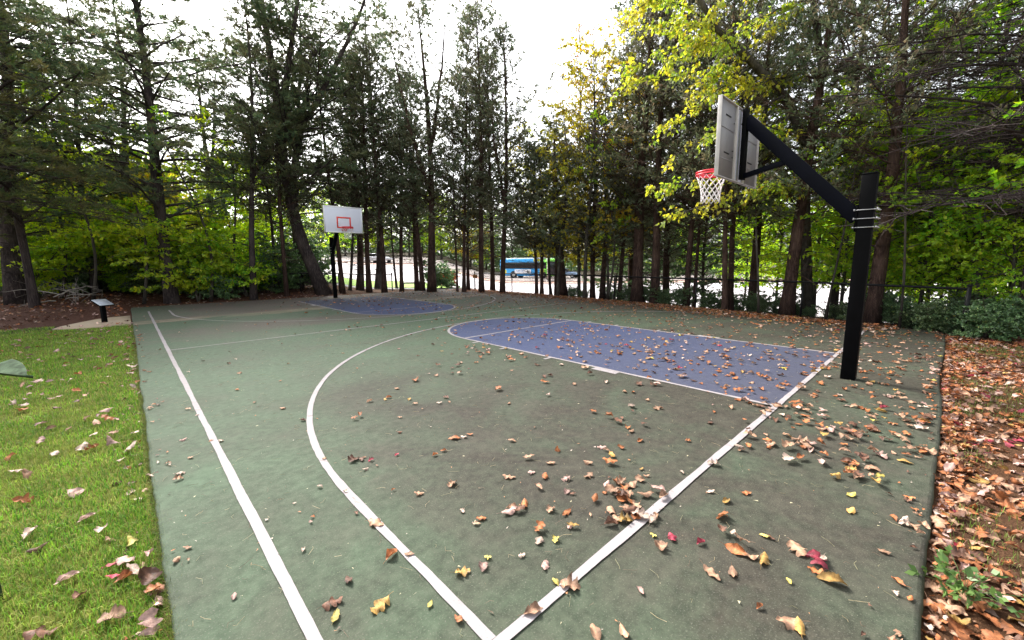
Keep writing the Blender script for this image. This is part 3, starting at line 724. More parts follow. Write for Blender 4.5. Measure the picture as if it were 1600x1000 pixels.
def conifer(seed, H, r0, base, nb, L0, el=(.1, .3), curve=0., nsub=10, fp=5, ftype='pine', mats=('pine_bark', 'pine_leaf'), lean=(0, 0), bend=.015,
            dead=.2, prof=.8, subwood=True, Lb=.13, Wb=.014, k=14, spread=.55, dead_low=8, gap=0., top_full=True, rag=False, sub0=.18, thick=1., leaders=(), path=None, zpow=1.05, sublen=.36, tufts_out=.3):
    r = np.random.default_rng(seed); P, t = trunk_path(H, r, bend, lean)
    if path: P[:, 0] += np.interp(P[:, 2], [q_[0] for q_ in path], [q_[1] for q_ in path])
    R = r0 * ((1 - t) ** .8 * .93 + .07); R[0] *= 1.3; R[1] *= 1.02
    tm = MB(); rough_trunk(tm, P, R, r); LD = [P]
    for z0_, dx_, dy_, top_ in leaders:
        tt_ = np.linspace(0, 1, 10); zz_ = z0_ + (top_ - z0_) * tt_; s0_ = np.array([np.interp(z0_, P[:, 2], P[:, 0]), np.interp(z0_, P[:, 2], P[:, 1])])
        Q_ = np.c_[s0_[0] + dx_ * tt_ ** .7, s0_[1] + dy_ * tt_ ** .7, zz_]; Q_[1:] += np.cumsum(r.normal(0, .05, (9, 3)), 0)
        rough_trunk(tm, Q_, np.interp(z0_, P[:, 2], R) * (1 - .85 * tt_) * .8, r, 9); LD.append(Q_)
    bm_ = MB(); fm = MB(); C = []; D = []
    zs = base + (H * .985 - base) * (np.arange(nb) / nb) ** zpow
    for q, z in enumerate(zs):
        PL_ = LD[q % len(LD)]
        if not (PL_[0, 2] < z < PL_[-1, 2]): PL_ = P
        p0 = np.array([np.interp(z, PL_[:, 2], PL_[:, 0]), np.interp(z, PL_[:, 2], PL_[:, 1]), z]); u = (z - base) / (H - base)
        if gap and r.random() < gap: continue
        w = max(.06, (1 - u) ** prof) * (1 if u > .12 else .75 + 2 * u); L = L0 * w * (r.uniform(.6, 1.15) if not rag else min(1.6, max(.3, r.lognormal(-.15, .38)))); az = q * 2.4 + r.normal(0, .6 if rag else .35)
        B = branch_path(p0, az, r.uniform(*el) + .5 * u * (ftype == 'cedar'), L, curve * r.uniform(.5, 1.4), r)
        br = max(.008, .16 * thick * r0 * w * (1 - .3 * u)); bm_.tube(B, np.linspace(br, br * .25, 7), 5, cap=False)
        bare = r.random() < dead * (1 - u)
        ns = max(3, int(nsub * (.35 + .65 * w)))
        for k_ in range(ns):
            tt = sub0 + (.98 - sub0) * (k_ + r.random() * .6) / ns; bp = np.array([np.interp(tt, np.linspace(0, 1, 7), B[:, c]) for c in range(3)])
            sd = (-1) ** k_; fa = az + sd * r.uniform(.5, 1.15); sl = L * sublen * (1.1 - .75 * tt) * r.uniform(.5, 1.3) + .12
            S = branch_path(bp, fa, r.uniform(-.15, .35) + (.35 if ftype == 'cedar' else 0), sl, curve * .5 + r.normal(0, .25), r, 4, .12)
            if subwood or bare: bm_.tube(S, [.010, .009, .007, .004], 3, cap=False)
            if bare:
                for _ in range(3):
                    qd = S[r.integers(1, 4)]; bm_.tube([qd, qd + r.normal(0, .14, 3)], [.006, .003], 3, cap=False)
                continue
            nfp = max(2, int(fp * sl / (.3 * L0) ) + 1)
            for f_ in range(nfp):
                w_ = (tufts_out + (1 - tufts_out) * (f_ + 1) / nfp) * 3; a_ = int(min(2, w_)); x_ = S[a_] + (S[a_ + 1] - S[a_]) * (w_ - a_)
                C.append(x_ + r.normal(0, .03, 3)); D.append(S[a_ + 1] - S[a_] + np.array([0, 0, .3 * sl / 3]))
        if not bare: C.append(B[-1]); D.append(B[-1] - B[-2])
    for q in range(dead_low):   # dead stubs under the crown
        z = r.uniform(min(1.3, base * .4), base + .15 * (H - base)); p0 = np.array([np.interp(z, P[:, 2], P[:, 0]), np.interp(z, P[:, 2], P[:, 1]), z])
        B = branch_path(p0, r.uniform(0, 6.3), r.uniform(-.3, .4), L0 * r.uniform(.2, .7), r.normal(-.2, .5), r, 6, .15)
        bm_.tube(B, np.linspace(.014, .003, 6), 4, cap=False)
        for _ in range(4):
            i_ = r.integers(1, 6); bm_.tube([B[i_], B[i_] + r.normal(0, .18, 3), B[i_] + r.normal(0, .3, 3)], [.005, .003, .002], 3, cap=False)
    C = np.array(C); D = np.array(D)
    blades(fm, C, D, k, spread, Lb, Wb, rhomb=(ftype == 'cedar'), r=r)
    return [('trunk', tm.mesh('trunk', M[mats[0]], True)), ('branches', bm_.mesh('branches', M[mats[0]])), ('crown', fm.mesh('crown', M[mats[1]]))], r0
def broadleaf(seed, H, r0, base, nb, L0, nleaf=8, Lf=.1, Wf=.055, mats=('grey_bark', 'green_leaf'), el=(.4, 1.0), lean=(0, 0), bend=.04, prof=.5, nsub=8, droop=.5, curve=-.5, stems=1, spread=.9, sublen=.45):
    r = np.random.default_rng(seed); tm = MB(); bm_ = MB(); fm = MB(); C = []; D = []
    for st in range(stems):
        ln = (lean[0] + (0 if stems == 1 else r.normal(0, .22 * H)), lean[1] + (0 if stems == 1 else r.normal(0, .22 * H)))
        Hs = H * (1 if stems == 1 else r.uniform(.7, 1))
        P, t = trunk_path(Hs, r, bend, ln); R = r0 * ((1 - t) ** .9 * .9 + .1); R[0] *= 1.25; rough_trunk(tm, P, R, r, 10)
        for q in range(nb):
            z = base + (Hs * .97 - base) * q / nb; p0 = np.array([np.interp(z, P[:, 2], P[:, 0]), np.interp(z, P[:, 2], P[:, 1]), z]); u = (z - base) / (Hs - base)
            w = max(.2, math.sin(PI * (.18 + .80 * u)) ** prof); L = L0 * w * r.uniform(.55, 1.2); az = q * 2.4 + r.normal(0, .4)
            B = branch_path(p0, az, r.uniform(*el), L, curve * r.uniform(.4, 1.3), r, 7, .12); br = max(.007, r0 * .32 * w); bm_.tube(B, np.linspace(br, .005, 7), 5, cap=False)
            for k_ in range(nsub):
                tt = .2 + .8 * (k_ + r.random()) / nsub; bp = np.array([np.interp(tt, np.linspace(0, 1, 7), B[:, c]) for c in range(3)])
                S = branch_path(bp, az + (-1) ** k_ * r.uniform(.3, 1.3), r.uniform(-.2, .7), L * sublen * (1.1 - .7 * tt) * r.uniform(.6, 1.3) + .1, -.5, r, 5, .15)
                bm_.tube(S, [.006, .005, .004, .003, .002], 3, cap=False)
                for f_ in range(4): C.append(S[f_ + 1] * .5 + S[f_] * .5 if r.random() < .5 else S[f_ + 1]); D.append(S[f_ + 1] - S[f_])
    blades(fm, np.array(C), np.array(D), nleaf, spread, Lf, Wf, True, droop=droop, r=r)
    return [('trunk', tm.mesh('trunk', M[mats[0]], True)), ('branches', bm_.mesh('branches', M[mats[0]])), ('crown', fm.mesh('crown', M[mats[1]]))], r0

PR = {}
cz = dict(ftype='cedar', subwood=True, Lb=.15, Wb=.05, k=6, spread=.7, prof=.5, rag=True, mats=('cedar_bark', 'cedar_leaf'))
PR['cedar_a'] = conifer(21, 13, .14, 3.0, 130, 2.7, (.15, .55), .3, 11, 5, dead=.4, dead_low=26, gap=.22, **cz)
PR['cedar_b'] = conifer(22, 12, .13, 3.4, 118, 2.5, (.2, .7), .35, 10, 5, dead=.5, dead_low=30, gap=.3, **cz)
PR['cedar_c'] = conifer(23, 14, .15, 2.6, 140, 3.0, (.1, .5), .3, 11, 5, dead=.35, dead_low=24, gap=.2, **cz)
cz['mats'] = ('red_bark', 'cedar_leaf_brown')
PR['red_a'] = conifer(24, 12, .19, 3.4, 105, 3.0, (.0, .4), .2, 12, 5, dead=.8, dead_low=26, gap=.18, **cz)
cz['mats'] = ('red_bark', 'cedar_leaf')
PR['red_b'] = conifer(25, 13, .18, 3.2, 115, 2.8, (.05, .45), .25, 12, 5, dead=.5, dead_low=22, gap=.15, **cz)
cz['mats'] = ('cedar_bark', 'cedar_leaf')
PR['cedar_d'] = conifer(26, 12.5, .13, 3.2, 120, 2.9, (.1, .8), .25, 10, 5, dead=.5, dead_low=30, gap=.25, leaders=[(4.5, .9, .3, 11), (6.5, -.7, .5, 12)], **cz)
PR['cedar_e'] = conifer(27, 13, .13, 4.2, 100, 3.1, (.0, .6), .2, 10, 5, dead=.6, dead_low=36, gap=.3, **cz)
PR['pine_a'] = conifer(31, 16, .27, 3.0, 92, 4.3, (-.05, .6), -.12, 15, 8, sub0=.3, thick=1.7, dead=.12, prof=.42, dead_low=14, k=14, Lb=.17, Wb=.024, bend=.03, zpow=.85, rag=True)
PR['pine_b'] = conifer(32, 15, .22, 3.6, 88, 4.2, (.0, .8), -.15, 14, 8, sub0=.35, thick=1.7, dead=.22, prof=.42, dead_low=18, k=14, Lb=.17, Wb=.024, bend=.04, zpow=.85, rag=True, leaders=[(6.5, 1.4, .6, 14)])
PR['pine_fork'] = conifer(36, 16, .24, 4.2, 112, 4.2, (.05, .9), -.1, 14, 8, sub0=.35, thick=1.7, dead=.22, prof=.4, dead_low=20, k=14, Lb=.17, Wb=.024, bend=.02, zpow=.85, rag=True,
    path=[(0, 0), (3, -.75), (6, -.95), (9, -.8), (16, -1.2)], leaders=[(7.2, 3.4, .6, 15.5), (8.6, 1.8, -.8, 15), (5.2, 1.0, .8, 12)])
PR['pine_c'] = conifer(33, 14, .15, 4.0, 68, 3.1, (.0, .8), -.1, 12, 7, sub0=.25, thick=1.5, dead=.4, prof=.45, dead_low=26, k=14, Lb=.16, Wb=.024, bend=.045, zpow=.9, rag=True, leaders=[(5.5, -1.2, .3, 11.5)])
PR['pine_low'] = conifer(34, 12, .22, 1.6, 70, 4.6, (-.15, .2), -.25, 15, 8, dead=.06, prof=.55, dead_low=4, mats=('pine_bark', 'pine_leaf_bright'), k=11, Lb=.18, Wb=.026)
PR['pine_dead'] = conifer(35, 13, .19, 2.6, 130, 5.0, (-.05, .5), -.3, 24, 5, dead=1.35, thick=1.4, prof=.5, dead_low=10, k=10, Lb=.16, Wb=.024, sublen=.42)
PR['yellow_a'] = broadleaf(41, 10.5, .09, 2.0, 42, 2.4, 5, .12, .055, ('grey_bark', 'yellow_leaf'), (.5, 1.1), nsub=7)
PR['yellow_b'] = broadleaf(42, 7, .06, 1.6, 34, 2.0, 5, .12, .055, ('grey_bark', 'yellow_leaf'), (.3, 1.0), nsub=7)
PR['sparse'] = broadleaf(43, 11.5, .07, 4.5, 26, 1.5, 2, .12, .05, ('grey_bark', 'sparse_leaf'), (.8, 1.25), nsub=5)
PR['green_a'] = broadleaf(44, 6.5, .07, .9, 50, 2.6, 7, .13, .07, ('grey_bark', 'green_leaf'), (.1, .9), nsub=8)
PR['green_c'] = broadleaf(55, 5.2, .06, .8, 26, 2.8, 5, .19, .11, ('grey_bark', 'green_leaf'), (.0, .6), nsub=8, stems=2, droop=.3)
PR['dark_c'] = broadleaf(56, 5.0, .06, .3, 30, 2.4, 6, .15, .08, ('grey_bark', 'dark_leaf'), (.0, .7), nsub=8, stems=2, droop=.4)
PR['green_b'] = broadleaf(45, 8.5, .08, 1.4, 52, 2.8, 7, .13, .07, ('grey_bark', 'green_leaf'), (.2, 1.0), nsub=8)
PR['dark_b'] = broadleaf(46, 11, .16, 1.2, 75, 3.4, 8, .16, .09, ('grey_bark', 'dark_leaf'), (.1, .9), nsub=9)
PR['big_green'] = broadleaf(47, 13, .2, 1.5, 85, 4.4, 8, .24, .15, ('grey_bark', 'green_leaf'), (.1, .9), nsub=9)
PR['big_yellow'] = broadleaf(48, 11, .16, 1.0, 75, 3.8, 8, .22, .14, ('grey_bark', 'yellow_leaf'), (.1, .9), nsub=9)
PR['shrub'] = broadleaf(51, 1.5, .02, .1, 16, .9, 7, .09, .05, ('grey_bark', 'ivy_leaf'), (.2, 1.1), nsub=6, stems=4, bend=.08)
PR['shrub_g'] = broadleaf(52, 2.4, .025, .2, 20, 1.2, 7, .11, .06, ('grey_bark', 'green_leaf'), (.2, 1.1), nsub=6, stems=4, bend=.08)
PR['shrub_r'] = broadleaf(53, 1.8, .025, .2, 18, 1.1, 7, .12, .07, ('grey_bark', 'red_leaf'), (.2, 1.1), nsub=6, stems=3, bend=.08)
PR['sapling'] = broadleaf(54, 5.5, .022, 1.5, 14, .9, 4, .09, .05, ('grey_bark', 'green_leaf'), (.3, 1.0), nsub=4, bend=.05)
CATS = {'cedar': 'cedar_tree', 'red': 'cedar_tree', 'pine': 'pine_tree', 'yellow': 'deciduous_tree', 'sparse': 'deciduous_tree', 'green': 'deciduous_tree', 'dark': 'deciduous_tree', 'big': 'deciduous_tree', 'shrub': 'shrub', 'sapling': 'sapling'}
def plant(kind, px, d, label, w=None, s=1., rz=None, group=None, tilt=(0, 0), dz=0., P=None, sz=1.):
    parts, r0 = PR[kind]; P = at(px, d) if P is None else P
    if sz == 1. and kind[:5] == 'cedar': sz = rng.uniform(.84, 1.12)
    if tilt == (0, 0) and kind[:5] in ('cedar', 'pine_', 'red_a', 'red_b') and kind != 'pine_fork': tilt = (rng.normal(0, .02), rng.normal(0, .02))
    nm = CATS[kind.split('_')[0]]
    o = empty(nm, (P[0], P[1], P[2] - .04 + dz), rng.uniform(0, 6.28) if rz is None else rz); o.scale = (s, s, s * sz)
    o.rotation_euler = (tilt[0], tilt[1], o.rotation_euler[2])
    ws = 1. if w is None else (w * .9 / FOC * d / 2) / (r0 * s)
    for n_, me in parts:
        c = bpy.data.objects.new(n_, me); COL.objects.link(c); c.parent = o
        if n_ == 'trunk': c.scale = (ws, ws, 1)
        if nm == 'shrub' and n_ == 'trunk': c.name = 'stem'
    tag(o, label, nm.replace('_', ' '), group)
    return o

# --- left woods
plant('pine_a', 270, 17.5, 'tall dark pine standing behind the plaque, left of the far hoop', 19, 1., .4)
plant('pine_c', 397, 19, 'slim forked pine with a leaning limb at the left end of the far fence', 10)
plant('pine_c', 430, 21.5, 'very thin trunk between the forked pine and the next thin cedar', 5, .9)
plant('cedar_d', 449, 20.5, 'thin straight cedar halfway between the fence end and the leaning pine', 7, .9)
plant('pine_fork', 507, 21.5, 'big forked pine with a thick trunk leaning left, beside the far hoop pole', 22, 1.05, -.7536)
plant('pine_b', 590, 27, 'tall crooked pine rising behind the cedars right of the far backboard', 10, 1.15, 1.0)
plant('pine_b', 470, 24, 'tall open pine with bare upper limbs behind the far hoop', 11, 1.1, 4.0)
plant('cedar_e', 536, 22.5, 'slim cedar trunk just right of the far hoop pole', 8)
plant('pine_c', 547, 24.5, 'pole thin trunk below the right part of the far net', 5, .9)
plant('cedar_a', 563, 25.5, 'dark twin stemmed cedar behind the right edge of the far backboard', 12)
plant('cedar_c', 577, 24, 'reddish cedar trunk leaning right of the far backboard', 9, .95)
plant('cedar_e', 601, 23.2, 'straight cedar standing alone before the sunlit lawn', 9, 1.0)
plant('cedar_b', 628, 24, 'first of two thin cedars before the concrete bench', 7, .9)
plant('pine_c', 620, 27, 'whip thin trunk behind the straight cedar near the lawn', 4, .8)
plant('cedar_d', 652, 24.5, 'cedar trunk right behind the concrete bench', 8, .98)
plant('cedar_b', 660, 23.6, 'cedar trunk leaning against its thick forked neighbour', 9, .92)
plant('cedar_d', 675, 22.6, 'thick cedar forking low, left of the gap in the fences', 14, 1.05)
plant('cedar_e', 715, 22.5, 'thinnest cedar stem in the gap between the two fences', 4, .85)
plant('cedar_a', 725, 22.2, 'left one of the close cedar pair beside the fence end post', 6, .97)
plant('cedar_c', 732, 23.2, 'right one of the close cedar pair beside the fence end post', 6, .9)
plant('cedar_e', 753, 21.8, 'stout cedar just right of the orange plate', 9, 1.0)
plant('cedar_b', 770, 22.8, 'cedar leaning slightly left, in front of the tail of the bus', 8, 1.02)
plant('cedar_d', 785, 21.2, 'cedar with a flared foot just left of the bus', 9, 1.03)
plant('cedar_b', 839, 20.4, 'left stem of the thin pair crossing the middle of the bus', 6, .98, sz=0.62)
plant('cedar_d', 847, 20.2, 'right stem of the thin pair crossing the middle of the bus', 6, .9, sz=0.6)
plant('pine_c', 861, 21, 'thin leaning trunk just right of the lamp post', 5, .85, sz=0.6)
plant('cedar_e', 869, 19.8, 'thin upright cedar between the lamp post and the ivy stump cedar', 6, .9, sz=0.58)
plant('cedar_a', 880, 19.4, 'thick dark cedar with ivy at its foot, right of the bus', 13, .92, sz=0.66)
plant('yellow_a', 914, 17.6, 'tall yellowing tree with sparse leaves, right of the bus', 7, 1.0)
plant('sparse', 905, 19.5, 'thin tree with a nearly bare pinkish top against the sky', 6, 1.06)
plant('yellow_b', 845, 23, 'small golden leaved tree in front of the bus roof', 5, 1.25)
plant('yellow_a', 872, 18.9, 'yellow and green tree leaning over the fence beside the lamp post', 6, .82)
plant('yellow_b', 950, 17.4, 'short yellow leaved tree left of the two reddish trunks', 5, 1.3)
plant('yellow_b', 925, 21, 'small yellow tree behind the ivy covered trunk', 5, 1.15)
plant('cedar_c', 926, 18.2, 'ivy covered crooked trunk beside the tall yellowing tree', 9, .8, sz=0.7)
plant('cedar_e', 941, 18, 'dark trunk just right of the ivy covered trunk', 10, .85, sz=0.62)
plant('sapling', 948, 17, 'pale thin stem between dark trunks, right of the ivy covered trunk', 4, 1.4)
plant('cedar_b', 968, 17.6, 'narrow dark trunk left of the two thick reddish trunks', 8, .85, sz=0.68)
plant('red_b', 996, 16.8, 'thick reddish cedar, left one of two standing close together', 19, 1.0)
plant('red_a', 1023, 16.2, 'reddish shaggy cedar, right one of two standing close together', 15, .98)
plant('red_b', 1072, 15.3, 'double stemmed cedar under the near hoop net', 10, .95)
plant('red_a', 1083, 16.5, 'thinner stem just behind the double stemmed cedar', 6, .85)
plant('red_a', 1132, 13.3, 'left stem of the vine wrapped cedar pair right of the net', 9, .85)
plant('cedar_d', 1140, 13.5, 'right stem of the vine wrapped cedar pair, wrapped in ivy', 10, .8)
plant('red_b', 1229, 12.3, 'stout red barked cedar between the net and the near pole', 20, .85)
plant('red_a', 1360, 10.6, 'red barked cedar standing directly behind the near black pole', 22, .85)
plant('green_b', 1540, 9.6, 'broadleaf tree with a stout dark trunk at the right edge of the woods', 20, .95)
plant('sapling', 1405, 9.8, 'slim pale sapling between the near pole and the fence corner', 4, 1.3)
plant('sapling', 1185, 12.4, 'thin crooked sapling left of the stout red barked cedar', 4, 1.2)
plant('sapling', 1290, 11.4, 'thin sapling between the stout cedar and the near pole', 4, 1.2)
# near pines at the two edges of the picture
plant('pine_a', 28, 15.5, 'pine with a dark stout trunk at the left edge of the woods', 26, .85, .9)
plant('pine_a', 55, 14.5, 'broad pine with dark layered boughs near the left edge', 12, .95, 5.1)
plant('pine_low', -90, 11.5, 'pine whose green boughs hang into view at the left edge', 14, 1.05, 2.6, dz=1.3)
plant('pine_a', 215, 22, 'pine directly behind the tall dark pine', 12, .95, 1.2)
plant('pine_a', -330, 8.8, 'big dark pine reaching in from beyond the left edge', 26, .85, 2.0)
plant('pine_b', 150, 19, 'bushy pine between the left edge pine and the tall dark pine', 10, .9, 3.3)
plant('pine_b', 350, 25, 'pine deep in the woods left of the forked pine', 10, 1.0)
plant('pine_b', 150, 26, 'pine with a thin straight trunk deep in the left woods', 9, 1.05)
plant('pine_dead', 1590, 8.6, 'pine full of bare dead branches at the right edge', 26, .92, .3)
plant('pine_dead', 1480, 12.5, 'tall pine with bare spreading branches behind the fence corner', 14, 1.0, 2.0)
plant('pine_dead', 1830, 7.2, 'dead branched pine reaching in from beyond the right edge', 20, .85, 1.1)
plant('pine_b', 1300, 15.5, 'feathery pine behind the near arm of the hoop', 12, .95)
plant('red_b', 1170, 16.5, 'dense dark cedar filling the space behind the near backboard', 14, 1.05)
plant('cedar_c', 1040, 19.5, 'tall dark cedar between the yellowing tree and the lime leaves', 12, 1.05)
plant('cedar_c', 985, 22, 'tall dark cedar with a feathery top left of the lime leaves', 11, 1.1)
plant('pine_dead', 1430, 17, 'feathery pine behind the slim pale sapling', 12, .9)
# --- understory: bright green
US = [(135, 23, 'big_yellow', .55), (245, 22.5, 'big_yellow', .6), (205, 24, 'big_green', .6), (60, 17.5, 'green_c', .9), (115, 19, 'green_b', .8), (190, 20.5, 'green_c', 1.), (235, 25, 'yellow_b', 1.), (20, 22, 'green_b', 1.), (335, 19.5, 'green_c', .85), (160, 24, 'yellow_b', .9),
      (365, 23, 'green_b', .9), (300, 26, 'yellow_b', 1.1), (100, 28, 'big_green', .7), (262, 30, 'big_yellow', .7), (400, 31, 'big_green', .7), (-60, 18, 'green_b', .9), (70, 25, 'yellow_b', 1.),
      (20, 16.5, 'green_c', .6), (310, 18.0, 'green_c', .7), (388, 20.0, 'green_c', .75), (425, 25, 'green_b', .9), (130, 21, 'dark_c', .8), (250, 20, 'dark_c', .7), (-10, 20, 'dark_c', .8), (440, 21.8, 'dark_c', .6), (470, 30, 'dark_b', .7), (500, 36, 'green_b', .9)]
NMS = {'green': 'bright green broadleaf tree in the undergrowth of the left woods', 'yellow': 'small golden leaved tree lit from behind in the left woods', 'big': 'taller leafy tree deep in the left woods', 'dark': 'dull green low tree in the left woods'}
for k, (px, d, kd, s_) in enumerate(US):
    f_ = kd.split('_')[0]; plant(kd, px, d, NMS[f_], None, s_, group={'green': 'green trees', 'yellow': 'golden trees', 'big': 'taller leafy trees', 'dark': 'dull green trees'}[f_] + ' in the left woods')
for k, (px, d, s_, l_) in enumerate([(145, 16.5, 1.5, 'thin leaning stem at the left wood edge behind the plaque'), (95, 17.5, 1.7, 'pale thin stem beside the fallen branch'), (225, 17.0, 1.5, 'thin bent stem just left of the tall dark pine'), (330, 18.2, 1.5, 'thin stem halfway between the tall dark pine and the fence end'), (362, 19.4, 1.6, 'slender stem just left of the fence end post')]):
    plant('sapling', px, d, l_, 5, s_, tilt=(rng.normal(0, .06), rng.normal(0, .06)))
UR = [(1430, 10.9, 'green_b', .66), (1500, 10.4, 'green_b', .7), (1580, 10.0, 'green_b', .7), (1375, 11.9, 'green_b', .62), (1400, 13.6, 'green_b', .85), (1445, 12.4, 'green_b', .8), (1500, 13.8, 'green_b', .95), (1570, 12, 'green_b', .8), (1340, 15, 'green_b', .9), (1270, 16, 'green_b', 1.), (1310, 13, 'green_b', .7), (1455, 15, 'green_b', .6),
      (1210, 18.5, 'green_b', .75), (1420, 16.5, 'green_b', .8), (1530, 16.5, 'green_b', .8), (1100, 20, 'dark_b', .6), (1160, 21, 'green_b', .7), (1020, 22, 'dark_b', .55), (960, 24, 'dark_b', .55), (1480, 10.6, 'green_a', .6), (1575, 9.0, 'green_a', .55)]
for k, (px, d, kd, s_) in enumerate(UR):
    plant(kd, px, d, 'broadleaf tree in the green undergrowth behind the right fence', None, s_, group='undergrowth trees behind the right fence')
# --- shrubs along fences
for k in range(26):
    px = 895 + k * 25 + rng.uniform(-8, 8); d = np.interp(px, [870, 960, 1083, 1247, 1490, 1600], [19.6, 17.8, 14.9, 12.4, 8.9, 8.4]) + rng.uniform(-.1, .6)
    plant('shrub', px, d, 'low leafy shrub growing through the foot of the right fence', None, rng.uniform(.22, .52), group='shrubs along the right fence')
for k in range(7):
    plant('shrub', 1510 + k * 28, 8.3 + rng.uniform(0, 1.6), 'dark leafy bush behind the leaf litter, right of the fence corner', None, rng.uniform(.4, .75), group='bushes right of the fence corner')
for k in range(26):
    px = -40 + k * 19; d = rng.uniform(18.5, 22.5)
    plant('shrub' if k % 3 else 'shrub_g', px, d, 'low bush at the edge of the left woods', None, rng.uniform(.5, 1.15), group='bushes at the edge of the left woods')
plant('shrub_r', 700, 33, 'red leaved bush beyond the gap in the fences', None, .75)
plant('shrub', 690, 27, 'dark low bush beside the thick forked cedar', None, 1.2)
plant('shrub', 470, 24, 'dark rounded bush left of the leaning pine trunk', None, 1.7)
# --- trees across the road
BG = [(540, 88, 'big_green'), (590, 95, 'big_green'), (640, 90, 'dark_b'), (690, 88, 'big_green'), (735, 92, 'big_yellow'), (770, 86, 'dark_b'), (800, 84, 'dark_b'), (830, 90, 'dark_b'), (868, 84, 'big_yellow'), (905, 82, 'big_yellow'),
      (945, 84, 'dark_b'), (985, 80, 'big_green'), (1030, 82, 'dark_b'), (1080, 78, 'big_green'), (1130, 80, 'dark_b'), (1190, 78, 'big_green'), (1250, 78, 'dark_b'), (1320, 78, 'big_green'), (1400, 78, 'big_yellow'), (1480, 78, 'big_green'), (1570, 78, 'dark_b'), (1680, 78, 'big_green'),
      (660, 105, 'big_green'), (760, 104, 'big_green'), (860, 102, 'dark_b'), (960, 100, 'big_green'), (1060, 98, 'big_green'), (1160, 98, 'dark_b'), (1280, 98, 'big_green'), (1430, 98, 'dark_b'), (505, 96, 'dark_b')]
for k, (px, d, kd) in enumerate(BG):
    kk = {'big_green': 'green leaved tree across the road', 'dark_b': 'dark green tree across the road', 'big_yellow': 'golden leaved tree across the road'}[kd]
    plant(kd, px, d, kk, None, rng.uniform(1.0, 1.3) * (1.15 if kd == 'dark_b' else 1), group=kk.replace('tree', 'trees'), P=at(px, d))
# --- deep woods left and right as one far mass
fm = MB(); N = 26000
def mass(pxs, ds, h, N, L):
    px = rng.uniform(*pxs, N); d = rng.uniform(*ds, N); v = (px - 800) / 644
    x = CAM[0] + FH[0] * d + RH[0] * v * d; y = CAM[1] + FH[1] * d + RH[1] * v * d
    hh = h * (.75 + .25 * np.sin(px / 37.) + .15 * np.sin(px / 13.)); z = ground_h(x, y) + hh * rng.uniform(0, 1, N) ** 1.2
    C = np.stack([x, y, z], 1); blades(fm, C, rng.normal(0, 1, (N, 3)), 1, .5, L, L * .6, True, r=rng)
mass((-700, 480), (38, 60), 9, 26000, .55); mass((1000, 2300), (84, 100), 9, 9000, .9); mass((480, 1000), (106, 125), 9, 14000, .9)
tag(fm.build('far_woods', M['dark_leaf']), 'dark mass of woods in the distance', kind='stuff')

# --- lime green tree with long overhanging sprays
r = np.random.default_rng(77); root = empty('deciduous_tree', tuple(at(1262, 12.6)))
o3 = np.array(root.location); tm = MB(); bm_ = MB(); fm = MB()
T = [at(1262, 12.6), ray(1258, 330, 12.4), ray(1262, 230, 12.0), ray(1225, 150, 11.6), ray(1170, 92, 11.2), ray(1118, 42, 10.9), ray(1080, -25, 10.7), ray(1065, -110, 10.5)]
tm.tube([p - o3 for p in T], [.16, .13, .12, .11, .10, .08, .06, .03], 10)
T2 = [ray(1262, 230, 12.0), ray(1285, 120, 11.6), ray(1270, 0, 11.3), ray(1200, -90, 11.)]; tm.tube([p - o3 for p in T2], [.11, .09, .07, .04], 8)
SPR = [((1118, 42), (1030, 25), (965, 32)), ((1140, 60), (1050, 72), (975, 108)), ((1170, 92), (1060, 118), (968, 132)), ((1180, 100), (1085, 160), (1018, 205)), ((1225, 150), (1120, 200), (1048, 250)),
       ((1250, 262), (1120, 268), (985, 302)), ((1255, 285), (1120, 300), (1035, 340)), ((1080, -25), (1020, 5), (985, 20)), ((1065, -110), (1000, -40), (960, -10)), ((1270, 0), (1180, 20), (1120, 80)),
       ((1285, 120), (1200, 110), (1150, 150)), ((1240, 180), (1190, 230), (1120, 275)), ((1255, 300), (1215, 285), (1160, 300)), ((1200, -90), (1140, -20), (1100, 40)), ((1118, 42), (1080, 85), (1040, 95)),
       ((1118, 42), (1060, -10), (1000, -5)), ((1170, 92), (1130, 60), (1075, 62)), ((1225, 150), (1160, 120), (1100, 118)), ((1170, 92), (1110, 110), (1070, 165)), ((1262, 230), (1200, 180), (1140, 190)), ((1200, -90), (1180, -10), (1160, 50)), ((1270, 0), (1220, 30), (1190, 70)), ((1150, 80), (1100, 20), (1050, 55))]
C = []; D = []
for q, (a, b, c) in enumerate(SPR):
    dd = 11.2 - .12 * (q % 5); A = [ray(*a, dd + .6), ray(*b, dd), ray(*c, dd - .5 + r.uniform(-.3, .3))]
    t = np.linspace(0, 1, 12)[:, None]; B = (1 - t) ** 2 * A[0] + 2 * t * (1 - t) * A[1] + t * t * A[2]; B += np.cumsum(r.normal(0, .02, B.shape), 0)
    bm_.tube(B - o3, np.linspace(.03, .004, 12), 5, cap=False); L = np.linalg.norm(A[2] - A[0])
    for k_ in range(26):
        tt = r.uniform(.15, 1.); p0 = np.array([np.interp(tt, t[:, 0], B[:, c_]) for c_ in range(3)]); d0 = unit(B[-1] - B[0]); sd = unit(np.cross(d0, [0, 0, 1.])) * (-1) ** k_
        e = p0 + (d0 * .8 + sd * r.uniform(.2, 1)) * r.uniform(.15, .55) * (1.2 - tt * .6) + np.array([0, 0, r.uniform(-.35, .2)])
        mid = (p0 + e) / 2 + np.array([0, 0, .05]); bm_.tube(np.array([p0, mid, e]) - o3, [.007, .005, .003], 3, cap=False)
        for f_ in range(7): w = f_ / 6; x_ = p0 * (1 - w) ** 2 + 2 * w * (1 - w) * mid + e * w * w; C.append(x_ - o3); D.append((e - p0) + np.array([0, 0, -.1]))
